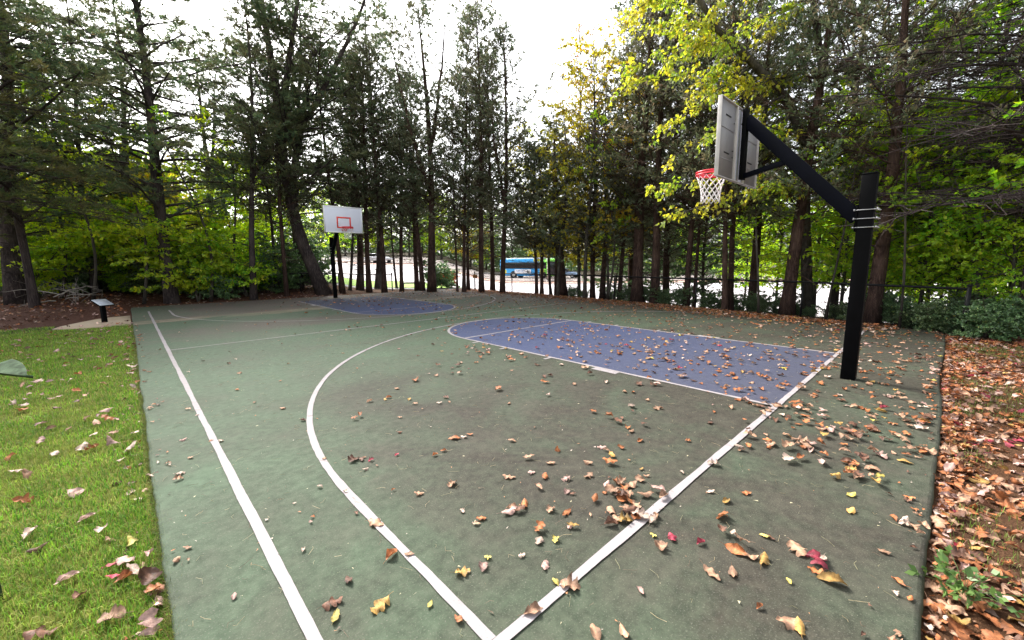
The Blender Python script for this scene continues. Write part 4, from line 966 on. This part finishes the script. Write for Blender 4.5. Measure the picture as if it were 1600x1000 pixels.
blades(fm, np.array(C) + r.normal(0, .05, (len(C), 3)), np.array(D), 2, .6, .115, .068, True, droop=.5, r=r)
tm.build('trunk', M['grey_bark'], root, True); bm_.build('branches', M['grey_bark'], root); fm.build('crown', M['lime_leaf'], root)
tag(root, 'tree with bright lime yellow leafy sprays hanging around the near backboard', 'deciduous tree')

# --- fallen branch at the left wood edge
root = empty('fallen_branch', tuple(at(105, 15.5))); bm_ = MB(); r = np.random.default_rng(5)
for q in range(7):
    az = r.uniform(-.9, 1.0) + 5.6; B = branch_path(np.array([0, 0, .12 + .05 * q]) + r.normal(0, .2, 3) * (1, 1, .3), az + (PI if q % 3 == 0 else 0), r.uniform(.0, .5), r.uniform(.8, 2.), -.45, r, 9, .12); bm_.tube(B, np.linspace(.022, .004, 9), 5)
    for k_ in range(6): i_ = r.integers(2, 9); bm_.tube([B[i_], B[i_] + r.normal(0, .2, 3), B[i_] + r.normal(0, .32, 3)], [.008, .005, .003], 4)
bm_.build('dead_limbs', M['pale_twig'], root); tag(root, 'pale fallen dead branch on the mulch at the left wood edge', 'fallen branch')
# brush pile behind far fence
root = empty('brush_pile', tuple(at(440, 23.3))); bm_ = MB()
for q in range(60):
    a = r.uniform(0, 6.28); L = r.uniform(.5, 1.4); c_ = r.normal(0, 1, 3) * (1.2, 1.2, .1) + (0, 0, .35); dv = np.array([math.cos(a), math.sin(a), r.normal(0, .3)]) * L / 2; MB().tube([c_ - dv, c_ + r.normal(0, .08, 3), c_ + dv], [.016, .013, .006], 4).build('stick', M['twig'], root)
tag(root, 'heap of dead sticks behind the far fence, left of the leaning pine', 'brush pile')

# --- broad leaf poking in at the left edge
root = empty('hosta_plant', tuple(np.array([*ray(-60, 640, 1.9)[:2], -.05]))); o3 = np.array(root.location)
A = [ray(-70, 600, 1.9), ray(-20, 578, 1.75), ray(20, 586, 1.7), ray(52, 589, 1.66)]; m = MB(); V = []; n_ = 16
t = np.linspace(0, 1, n_); pth = np.array([[np.interp(x, [0, .4, .75, 1], [a[c_] for a in A]) for c_ in range(3)] for x in t])
wd = .075 * np.sin(PI * np.clip(t * .97 + .12, 0, 1)) ** .8; wd[-1] = .001
sd = unit(np.cross(unit(A[-1] - A[0]), [0, 0, 1.])); 
V = np.concatenate([pth + sd * wd[:, None] * f_ + np.array([0, 0, 1.]) * (abs(f_) * .45 * wd + .006 * np.sin(f_ * 9))[:, None] for f_ in (-1, -.5, 0, .5, 1)]) - o3
F = [(a * n_ + b_, a * n_ + b_ + 1, (a + 1) * n_ + b_ + 1, (a + 1) * n_ + b_) for a in range(4) for b_ in range(n_ - 1)]; m.add(V, F)
m.build('leaf_blade', M['blade_leaf'], root, True)
m = MB(); m.tube(np.array([o3, (o3 + A[0]) / 2 + (0, 0, .1), A[0]]) - o3, [.008, .006, .004], 6); m.build('stem', M['blade_leaf'], root); tag(root, 'grey green pointed leaf poking in low at the left edge over the lawn', 'plant')

# ------------------------------------------------------------------ grass
def grass(name, pts, h, w, label, cols, seed):
    r = np.random.default_rng(seed); N = len(pts); C = np.c_[pts, ground_h(pts[:, 0], pts[:, 1]) - .003]
    az = r.uniform(0, 6.28, N); ln = r.uniform(.15, 1.0, N); H = h * r.uniform(.5, 1.3, N); W = w * r.uniform(.7, 1.3, N)
    a = np.c_[np.cos(az), np.sin(az), np.zeros(N)]; s_ = np.c_[-np.sin(az + r.normal(0, .8, N)), np.cos(az), np.zeros(N)]; up = np.array([0, 0, 1.])
    mid = C + up * (H * .62)[:, None] + a * (H * ln * .28)[:, None]; tip = C + up * (H * (1 - .25 * ln))[:, None] + a * (H * ln * .95)[:, None]
    V = np.concatenate([C + s_ * W[:, None] / 2, C - s_ * W[:, None] / 2, mid - s_ * W[:, None] * .4, mid + s_ * W[:, None] * .4, tip]); i = np.arange(N)
    m = MB(); cs = np.array(cols); cc = cs[r.integers(0, len(cs), N)] * r.uniform(.75, 1.25, (N, 1))
    m.add(V, np.stack([i, i + N, i + 2 * N, i + 3 * N], 1), 0, np.tile(cc, (5, 1))); m.F.append(np.stack([i + 3 * N, i + 2 * N, i + 4 * N], 1)); m.mi.append(np.zeros(N))
    return tag(m.build(name, M['grass']), label, 'grass', kind='stuff')
t = NT('grass blades'); a = t.n('ShaderNodeAttribute', attribute_name='Col').outputs['Color']
nf = t.noise(1.1, 4, .6, t.pos()); a = t.mix(t.ramp(nf, [(.5, 0.), (.7, .45)]), a, (.40, .36, .10))
a = t.mix(t.ramp(t.noise(2.6, 4, .6, t.pos()), [(.42, .55), (.6, 1.)]), (.05, .10, .015), a)
p_ = t.pr(a, .5, spec=.3); tr = t.n('ShaderNodeBsdfTranslucent', ins={'Color': a}); mx = t.n('ShaderNodeMixShader', ins={0: .35, 1: p_.outputs[0], 2: tr.outputs[0]}); t.t.links.new(mx.outputs[0], t.out.inputs[0]); M['grass'] = t.m
def infan(x, y, pad=40):
    X, Y, Z = img(np.c_[x, y, np.full(len(x), -.04)]); return (Z > .3) & (X > -pad) & (X < 1600 + pad) & (Y < 1000 + pad) & (Y > 300)
P = []
for (x0, x1, y0, y1, den) in ((-9.3, -7.03, -.2, 2.6, 7500), (-10.5, -7.03, 2.6, 5.5, 3600), (-12.5, -7.03, 5.5, 10, 1700), (-15, -7.03, 10, 15.4, 800)):
    n_ = int((x1 - x0) * (y1 - y0) * den); q = np.c_[rng.uniform(x0, x1, n_), rng.uniform(y0, y1, n_)]; P.append(q[infan(q[:, 0], q[:, 1])])
P = np.concatenate(P); P = P[~((P[:, 0] > -8.6) & (P[:, 1] > 14.25 + .08 * np.sin(P[:, 0] * 5)))]
d_ = np.hypot(P[:, 0] - CAM[0], P[:, 1] - CAM[1])
GC = [(.15, .36, .03), (.21, .45, .035), (.30, .48, .045), (.08, .20, .02), (.40, .40, .12)]
grass('lawn_grass', P, .048, np.clip(.0024 + .0006 * d_, .003, .009), 'short bright green lawn grass left of the court', GC, 3)
edge = np.c_[-7.052 + rng.normal(0, .016, 22000) , -.3 + 14.3 * rng.uniform(0, 1, 22000) ** 1.5]; edge = edge[infan(edge[:, 0], edge[:, 1])]
grass('edge_grass', edge, .055, .003, 'ragged dry grass along the left edge of the slab', [(.2, .22, .05), (.25, .2, .08), (.12, .2, .03)], 4)
q = np.c_[rng.uniform(-6, 5, 60000), rng.uniform(-5.5, -1.32, 60000)]
pn = np.sin(q[:, 0] * 1.7 + 1) * np.sin(q[:, 1] * 2.3) + .5 * np.sin(q[:, 0] * 4.1) * np.sin(q[:, 1] * 5); q = q[infan(q[:, 0], q[:, 1]) & (pn > .05)]
grass('rough_grass', q, .05, .003, 'thin grass showing through the leaf litter right of the court', [(.14, .24, .03), (.2, .3, .05), (.27, .25, .1)], 5)

# ------------------------------------------------------------------ fallen leaves
def leaf_proto(kind, seed, hi=True):
    """a leaf as a grid: rows along the midrib, five (or three) points across; returns verts, quads, tint"""
    r = np.random.default_rng(seed); K = (26 if kind == 'oak' else 15) if hi else (12 if kind == 'oak' else 7)
    S = np.array([-1, -.55, 0, .55, 1]) if hi else np.array([-1, 0, 1.]); t = np.linspace(0, 1, K)
    if kind == 'oak':
        nl_ = r.choice([2.5, 3., 3.5]); lob = np.abs(np.sin(PI * nl_ * t + r.uniform(-.2, .2))) ** .75; dp = r.uniform(.5, .8)
        w = .40 * np.sin(PI * np.clip(t, .015, .99) ** .8) ** .55 * ((1 - dp) + dp * lob)
    elif kind == 'curled': w = .25 * np.sin(PI * np.clip(t, .01, .995)) ** .8
    else: w = r.uniform(.20, .30) * np.sin(PI * np.clip(t, .01, .995) ** r.uniform(.75, 1.2)) ** .75
    X = np.repeat(t[:, None] - .5, len(S), 1) + (.09 * np.abs(S)[None] * (w / .4)[:, None] if kind == 'oak' else 0); Y = w[:, None] * S[None]
    if hi: Y = Y * (1 + r.normal(0, .07, Y.shape)); X = X + r.normal(0, .008, X.shape)
    cup = r.uniform(.2, 1.2) * r.choice([-1, -1, 1]); roll = r.uniform(-.5, .4); tw = r.uniform(-.7, .7); fold = r.uniform(-.15, .4)
    if kind == 'curled': cup = r.uniform(2.5, 5.) * r.choice([-1, 1]); tw = r.uniform(-1.2, 1.2)
    Z = cup * Y * Y + roll * X * X + tw * X * Y + fold * np.abs(Y)
    for _ in range(5):
        kx, ky = r.normal(0, 11, 2); Z = Z + r.uniform(.008, .022) * np.sin(kx * X + ky * Y * 1.3 + r.uniform(0, 6))
    Z = Z + .10 * np.abs(S)[None] ** 3 * np.sin(t * r.uniform(6, 16) + r.uniform(0, 6))[:, None] * (w / .3)[:, None]
    T = np.ones_like(Z) * (1 + .25 * (np.abs(S)[None] < .1)) * (1 - .22 * (np.abs(S)[None] > .9))
    kx, ky = r.normal(0, 7, 2); T = T * (1 + .28 * np.sin(kx * X + ky * Y + 1)) * r.uniform(.85, 1.12, Z.shape)
    V = np.stack([X, Y, Z - Z.min()], -1).reshape(-1, 3); m_ = len(S); a, b = np.meshgrid(np.arange(K - 1), np.arange(m_ - 1), indexing='ij')
    return V, np.stack([a * m_ + b, (a + 1) * m_ + b, (a + 1) * m_ + b + 1, a * m_ + b + 1], -1).reshape(-1, 4), T.reshape(-1, 1)
def leaf_verts(proto, P, size, rz, tx, ty):
    V, F, _ = proto; c, s_ = math.cos(rz), math.sin(rz); W = V * size
    W = W @ rotx(tx).T; cy_, sy_ = math.cos(ty), math.sin(ty); W = np.c_[W[:, 0] * cy_ + W[:, 2] * sy_, W[:, 1], -W[:, 0] * sy_ + W[:, 2] * cy_]
    W[:, 2] -= np.percentile(W[:, 2], 25); return np.c_[W[:, 0] * c - W[:, 1] * s_, W[:, 0] * s_ + W[:, 1] * c, W[:, 2]] + P
KINDS = ['oak', 'oval', 'curled', 'oak', 'curled', 'oval']
PH = [leaf_proto(k, 100 + i) for i, k in enumerate(KINDS * 4)]; PL = [leaf_proto(k, 100 + i, False) for i, k in enumerate(KINDS * 4)]
LC = {'tan': (.44, .26, .165), 'pinkish': (.52, .33, .28), 'rust': (.42, .155, .06), 'brown': (.17, .085, .055), 'gold': (.50, .30, .09), 'yellow': (.58, .48, .12), 'crimson': (.38, .05, .08), 'pale': (.60, .45, .36)}
LCN = {'tan': 'light tan', 'pinkish': 'dull pink brown', 'rust': 'rust orange', 'brown': 'dark brown', 'gold': 'golden brown', 'yellow': 'yellow', 'crimson': 'crimson red', 'pale': 'pale washed out'}
leaves = []   # x, y, z, size, colour name, proto
def addleaf(x, y, size, col=None, zoff=0.):
    col = col or str(rng.choice(list(LC), p=[.31, .10, .27, .17, .055, .015, .015, .065])); leaves.append([x, y, zoff, size, col, int(rng.integers(0, 24))])
def gpt(px, py):
    v = CF + (px - 800) / FOC * CR - (py - 500) / FOC * CU; t_ = -CAM[2] / v[2]; return CAM + v * t_
HERO = [(595, 948, 'gold', .12), (588, 820, 'tan', .13), (612, 869, 'rust', .11), (640, 868, 'tan', .07), (525, 965, 'yellow', .10), (520, 945, 'brown', .11), (545, 909, 'brown', .08), (474, 861, 'pale', .05), (366, 934, 'pinkish', .055), (722, 897, 'gold', .10),
 (755, 888, 'pinkish', .08), (762, 873, 'yellow', .05), (672, 947, 'yellow', .05), (716, 970, 'rust', .07), (843, 847, 'pale', .08), (868, 845, 'yellow', .07), (815, 870, 'pale', .05), (890, 917, 'tan', .13), (868, 912, 'yellow', .07), (833, 958, 'tan', .12), (930, 993, 'tan', .11),
 (975, 990, 'tan', .09), (1000, 925, 'pinkish', .065), (1032, 856, 'tan', .11), (1050, 842, 'crimson', .08), (1095, 850, 'crimson', .08), (1020, 838, 'yellow', .05), (1112, 898, 'tan', .13), (1145, 897, 'tan', .10), (1150, 862, 'rust', .14), (1195, 878, 'gold', .12), (1172, 872, 'tan', .10), (1280, 875, 'pale', .10),
 (1300, 910, 'gold', .15), (1275, 895, 'rust', .09), (1230, 975, 'tan', .15), (1250, 985, 'gold', .12), (1232, 910, 'yellow', .05), (1205, 842, 'brown', .06), (1330, 800, 'gold', .09), (1330, 775, 'yellow', .10), (1135, 785, 'gold', .10), (1165, 772, 'rust', .09), (1195, 840, 'yellow', .07), (1110, 770, 'pale', .07),
 (820, 790, 'rust', .12), (800, 795, 'tan', .10), (860, 798, 'tan', .09), (885, 803, 'rust', .11), (955, 800, 'tan', .12), (970, 780, 'rust', .13), (990, 790, 'tan', .12), (975, 815, 'gold', .13), (955, 820, 'brown', .12), (1000, 805, 'rust', .12), (985, 760, 'tan', .13), (1000, 750, 'tan', .11), (965, 755, 'rust', .10), (1025, 808, 'tan', .08),
 (795, 747, 'tan', .12), (885, 750, 'pinkish', .09), (920, 745, 'tan', .10), (860, 725, 'tan', .10), (870, 705, 'rust', .08), (890, 825, 'pinkish', .06), (895, 773, 'brown', .06), (752, 812, 'rust', .08), (745, 820, 'tan', .06), (722, 800, 'pale', .05), (552, 720, 'brown', .13), (565, 719, 'brown', .10), (580, 720, 'crimson', .06),
 (620, 712, 'crimson', .06), (571, 735, 'pale', .06), (710, 686, 'rust', .14), (725, 684, 'pale', .08), (680, 712, 'rust', .07), (500, 762, 'pale', .06), (460, 788, 'pale', .03), (625, 653, 'tan', .06), (578, 628, 'tan', .10), (602, 625, 'gold', .08), (620, 608, 'tan', .09), (640, 625, 'gold', .07), (660, 640, 'tan', .05),
 (540, 770, 'pale', .05), (1010, 745, 'tan', .06), (1110, 662, 'brown', .09), (1075, 690, 'rust', .06), (1000, 690, 'rust', .10), (970, 700, 'rust', .09), (1065, 740, 'pale', .06), (345, 690, 'pale', .06), (280, 742, 'pale', .09), (330, 690, 'rust', .05), (308, 650, 'pale', .05), (398, 630, 'tan', .07),
 (940, 700, 'pinkish', .10), (800, 690, 'tan', .10), (830, 740, 'pinkish', .08), (735, 680, 'rust', .07)]
for px, py, c_, sz in HERO:
    g_ = gpt(px, py); addleaf(g_[0], g_[1], sz * .85, c_, .003)
def clump(px, py, n_, sp, sz=.11, cols=None):
    g_ = gpt(px, py)
    for _ in range(n_): addleaf(g_[0] + rng.normal(0, sp), g_[1] + rng.normal(0, sp), sz * rng.uniform(.6, 1.15), None if cols is None else str(rng.choice(cols)), .004 + rng.uniform(0, .025))
for px, py, n_, sp in ((990, 770, 9, .12), (985, 800, 8, .10), (1215, 700, 12, .22), (1230, 705, 8, .15), (1330, 685, 14, .25), (1310, 675, 8, .2), (1390, 650, 16, .3), (1415, 660, 10, .2), (1300, 715, 8, .2), (1345, 740, 9, .15), (1400, 690, 12, .3), (1420, 695, 8, .2),
    (1230, 640, 10, .25), (1265, 655, 12, .3), (1200, 640, 6, .15), (1310, 650, 8, .3), (1180, 870, 6, .15), (860, 790, 5, .2), (880, 740, 6, .22), (690, 580, 7, .25), (600, 645, 4, .2), (720, 545, 6, .3), (745, 548, 7, .25), (790, 555, 6, .3), (1010, 660, 5, .3), (920, 650, 4, .3),
    (860, 595, 6, .3), (960, 540, 14, .5), (1010, 560, 16, .5), (1060, 575, 16, .5), (1120, 560, 14, .5), (1180, 590, 10, .4), (1160, 545, 12, .5), (900, 520, 12, .5), (920, 560, 12, .5), (1240, 590, 10, .4), (1070, 600, 8, .4), (1375, 570, 22, .5), (1400, 590, 18, .5), (1360, 545, 20, .5), (840, 530, 8, .5), (1250, 560, 14, .4), (1050, 540, 10, .5)):
    clump(px, py, n_, sp)
N = 0
while N < 3500:      # leaves scattered over the court, thicker towards the right and far right edge
    x = rng.uniform(-7, 7.4); y = rng.uniform(-1.2, 19.8)
    if x > slab_right(y) - .05: continue
    e = slab_right(y) - x; w_ = .10 + .17 * (x > -1) + 1.4 * math.exp(-max(0, e) / 1.2) * (1 if y < 18 else .5) + .22 * math.exp(-((y + .2) / 1.7) ** 2) * (x > -3) + .08 * (abs(x) < 1.8) * (y < 7)
    if x < -3: w_ *= .55
    if rng.random() < w_: addleaf(x, y, rng.uniform(.03, .115) * (.75 if x < -3 else 1), None, .003); N += 1
N = 0
while N < 330:       # lawn
    x = rng.uniform(-11.5, -7.05); y = rng.uniform(.3, 15.2)
    if rng.random() < .35 + .65 * math.exp(-(-7 - x) / .8): addleaf(x, y, rng.uniform(.06, .135), str(rng.choice(['pinkish', 'pale', 'tan', 'brown', 'rust', 'crimson'], p=[.36, .22, .16, .12, .11, .03])), .028 + rng.uniform(0, .02)); N += 1
for px, py, c_, sz in ((180, 905, 'crimson', .10), (195, 880, 'pinkish', .15), (210, 895, 'pale', .13), (245, 940, 'pinkish', .14), (350 / 2, 965, 'tan', .12), (230, 980, 'pinkish', .14), (270 / 2 + 60, 905, 'rust', .11), (120, 770, 'pinkish', .14), (125, 935, 'brown', .11), (60, 995, 'brown', .12), (35, 785, 'rust', .12),
    (130, 700 / 2 + 350, 'pale', .13), (170, 695, 'pinkish', .15), (65, 690, 'pinkish', .12), (80, 670, 'tan', .1), (40, 745, 'tan', .12), (20, 716, 'rust', .11), (85, 710, 'pale', .11), (105, 905, 'pinkish', .12), (210, 847, 'yellow', .12), (240, 925, 'rust', .11), (60, 857, 'brown', .10), (120, 612, 'rust', .12), (245, 920, 'brown', .1), (172, 886, 'crimson', .09)):
    g_ = gpt(px, py); addleaf(g_[0], g_[1], sz * .9, c_, .03)
N = 0
while N < 9500:      # deep litter right of the slab
    x = rng.uniform(-6.2, 6.5); y = -1.28 - rng.uniform(0, 1) ** 1.3 * 5.2
    pn = math.sin(x * 1.7 + 1) * math.sin(y * 2.3) + .5 * math.sin(x * 4.1) * math.sin(y * 5)
    if pn > .25 and rng.random() < .6: continue
    if not infan(np.array([x]), np.array([y]))[0]: N += .2; continue
    addleaf(x, y, rng.uniform(.045, .115), str(rng.choice(['tan', 'pinkish', 'rust', 'brown', 'pale', 'gold', 'crimson'], p=[.17, .09, .44, .18, .05, .05, .02])), -.02 + rng.uniform(-.03, .045)); N += 1
for k in range(6500):  # drift along the foot of the right fence
    y = rng.uniform(-.5, 18.5); x = slab_right(y) + rng.normal(-.1, .6); addleaf(x, y, rng.uniform(.06, .12), str(rng.choice(['tan', 'rust', 'brown', 'pale', 'gold'], p=[.22, .50, .12, .08, .08])), (.006 if x < slab_right(y) else -.02) + rng.uniform(0, .03))
for k in range(1100):   # leaves and crumbs creeping over the slab's long edges
    if k % 2: x = rng.uniform(-6.2, 6); y = -1.27 + rng.normal(-.02, .10)
    else: x = -7.10 + rng.normal(0, .09); y = rng.uniform(0, 14)
    if k % 2 == 0 and rng.random() < .5: continue
    addleaf(x, y, rng.uniform(.02, .075), str(rng.choice(['tan', 'rust', 'brown', 'pale'], p=[.3, .3, .3, .1])), .004)
for k in range(3300):  # mulch and leaves beyond the far left corner
    x = rng.uniform(-14, 1.5); y = rng.uniform(15.6, 26)
    if x > -9.3 and y < 17.3 and x < -7: continue
    if x >= -7.1 and y < 20.4: continue
    addleaf(x, y, rng.uniform(.07, .15), str(rng.choice(['brown', 'rust', 'tan', 'pinkish', 'pale'], p=[.42, .24, .16, .12, .06])), .0 + rng.uniform(0, .04))
L = np.array([[a[0], a[1], a[3]] for a in leaves]); zz = ground_h(L[:, 0], L[:, 1])
onslab = (L[:, 0] > -7.02) & (L[:, 1] > -1.22) & (L[:, 1] < 20.2 - .052 * (L[:, 0] + 7)) & (L[:, 0] < np.interp(L[:, 1], [-1.3, 2, 5, 9, 12, 16, 20], [5.95, 6.45, 6.9, 7.4, 7.6, 7.62, 7.6]))
zz = np.where(onslab, .008, zz); X, Y, Z = img(np.c_[L[:, 0], L[:, 1], zz]); vis = (Z > .3) & (X > 0) & (X < 1600) & (Y < 995) & (Y > 300)
score = np.where(vis, L[:, 2] ** 2 / np.maximum(Z, .3) ** 3, -1); order = np.argsort(-score); hero = set(order[:300].tolist())
def surface(i):
    x, y = L[i, :2]
    if x < -7.03: return 'lying on the lawn grass left of the court', 'on the lawn'
    if y < -1.24: return 'in the leaf litter right of the slab', 'in the litter right of the slab'
    if KL < x < KR and 0 < y < FT: return 'lying on the blue key', 'on the blue key'
    if y < -.05: return 'on the green strip outside the near baseline', 'outside the baseline'
    if x < -SX: return 'on the green strip outside the left sideline', 'outside the sideline'
    if abs(y) < .06 or abs(x + SX) < .06: return 'lying across a white boundary line', 'on the white lines'
    if math.hypot(x - AX, y - AY) < AR: return 'on the green paint inside the three point line', 'inside the arc'
    return 'on the green paint outside the three point line', 'outside the arc'
SHN = {'oak': 'lobed', 'curled': 'rolled up', 'oval': 'oval'}
rest = MB()
for i, (x, y, zo, sz, col, pk) in enumerate(leaves):
    if not vis[i] and score[i] < 0 and not (Z[i] > .2 and -200 < X[i] < 1800): continue
    z = zz[i] + zo; rzv = rng.uniform(0, 6.28); tx, ty = rng.normal(0, .30 if y < -1.25 or x < -7.05 else .09, 2)
    if rng.random() < .05: tx = rng.uniform(.4, .9)
    c_ = np.array(LC[col]) * rng.uniform(.5, 1.05)
    if i in hero:
        V = leaf_verts(PH[pk], np.zeros(3), sz, rzv, tx, ty); m = MB()
        m.add(V, PH[pk][1], 0, c_ * PH[pk][2]); st = V[2]; dv = unit(V[2] - V[12]); m.tube([st - dv * sz * .05, st + dv * sz * .15 + (0, 0, .002), st + dv * sz * .3], [.0012, .001, .0008], 3, c=c_ * .7)
        o = m.build('fallen_leaf', M['litter'], None, True); o.location = (x, y, z)
        a1, a2 = surface(i); kd = SHN[KINDS[pk % 6]]
        tag(o, '%s %s fallen leaf %s' % (LCN[col], kd, a1), 'leaf', '%s %s leaves %s' % (LCN[col], kd, a2))
    else:
        Q = (PH if Z[i] < 4 else PL)[pk]; V = leaf_verts(Q, np.array([x, y, z]), sz, rzv, tx, ty); n0 = rest.n
        rest.add(V, Q[1], 0, c_ * Q[2])
tag(rest.build('leaf_litter', M['litter'], None, True), 'carpet and scatter of smaller fallen autumn leaves', 'leaves', kind='stuff')
# needles, twigs and grit on the court
m = MB(); N = 2600; q = np.c_[rng.uniform(-7, 3, N), rng.uniform(-1.2, 9, N)]
for x, y in q:
    a = rng.uniform(0, 6.28); l_ = rng.uniform(.02, .09); b_ = rng.normal(0, .012, 2); v_ = np.array([math.cos(a), math.sin(a)]) * l_ / 2
    m.tube([(x - v_[0], y - v_[1], .0105), (x + b_[0], y + b_[1], .0115), (x + v_[0], y + v_[1], .0105)], .0009, 3, cap=False, c=np.array(random.choice([(.42, .34, .2), (.15, .10, .07), (.3, .28, .16)])))
N = 5200; x = rng.uniform(-7, 6, N); y = rng.uniform(-1.2, 12, N); s_ = rng.uniform(.003, .012, N)[:, None]; C = np.c_[x, y, np.full(N, .0095)]
a = rng.normal(0, 1, (N, 3)) * (1, 1, .25); b_ = rng.normal(0, 1, (N, 3)) * (1, 1, .25); V = np.concatenate([C, C + a * s_, C + b_ * s_]); V[:, 2] = np.clip(V[:, 2], .0092, 1); i = np.arange(N)
cc = np.array([(.5, .46, .3), (.12, .09, .06), (.42, .2, .1), (.5, .42, .36)])[rng.integers(0, 4, N)]; m.add(V, np.stack([i, i + N, i + 2 * N], 1), 0, np.tile(cc, (3, 1)))
tag(m.build('needle_debris', M['litter']), 'pine needles, crumbs and bits of leaf strewn over the paint', 'debris', kind='stuff')
# green weed in the litter
root = empty('weed', tuple(np.array([*gpt(1510, 915)[:2], -.05]))); m = MB(); r = np.random.default_rng(8); C = []; D = []
for k in range(38):
    a = r.uniform(0, 6.28); l_ = r.uniform(.04, .2); e = np.array([math.cos(a) * l_, math.sin(a) * l_, r.uniform(.04, .13)]); m.tube([(0, 0, 0), e * (.5, .5, .7), e], [.0018, .0014, .001], 3); C.append(e); D.append(e * (1, 1, .2))
m.build('stem', M['weed_leaf'], root); m = MB(); blades(m, np.array(C), np.array(D), 4, .7, .045, .028, True, r=r); m.build('leaves', M['weed_leaf'], root); tag(root, 'small green weed growing in the leaf litter right of the slab', 'weed')

# ------------------------------------------------------------------ light
sun_az = math.atan2(FH[1] * .75 - RH[1] * .66, FH[0] * .75 - RH[0] * .66); EL = math.radians(42)
w = bpy.data.worlds.new('World'); SC.world = w; w.use_nodes = True; nt = w.node_tree; bg = nt.nodes['Background']
sk = nt.nodes.new('ShaderNodeTexSky'); sk.sky_type = 'NISHITA'; sk.sun_disc = False; sk.sun_elevation = EL; sk.sun_rotation = PI / 2 - sun_az; sk.air_density = 1.; sk.dust_density = 4.
hs = nt.nodes.new('ShaderNodeHueSaturation'); hs.inputs['Saturation'].default_value = .22; nt.links.new(sk.outputs[0], hs.inputs['Color']); nt.links.new(hs.outputs[0], bg.inputs[0]); bg.inputs[1].default_value = .15
sl = bpy.data.lights.new('sun', 'SUN'); sl.energy = 2.6; sl.angle = math.radians(16); sl.color = (1, .93, .86); so = bpy.data.objects.new('sun', sl); COL.objects.link(so)
sv = Vector((math.cos(sun_az) * math.cos(EL), math.sin(sun_az) * math.cos(EL), math.sin(EL))); so.rotation_euler = sv.to_track_quat('Z', 'Y').to_euler(); so.location = (0, 0, 30)
SC.view_settings.view_transform = 'Standard'; SC.view_settings.look = 'None'; SC.view_settings.exposure = 1.8; SC.view_settings.gamma = 1
cy = SC.cycles; cy.max_bounces = 5; cy.diffuse_bounces = 3; cy.glossy_bounces = 2; cy.transmission_bounces = 4; cy.use_denoising = True; cy.use_adaptive_sampling = True
print('leaves', len(leaves), 'faces', sum(len(o.data.polygons) for o in COL.objects if o.type == 'MESH'))
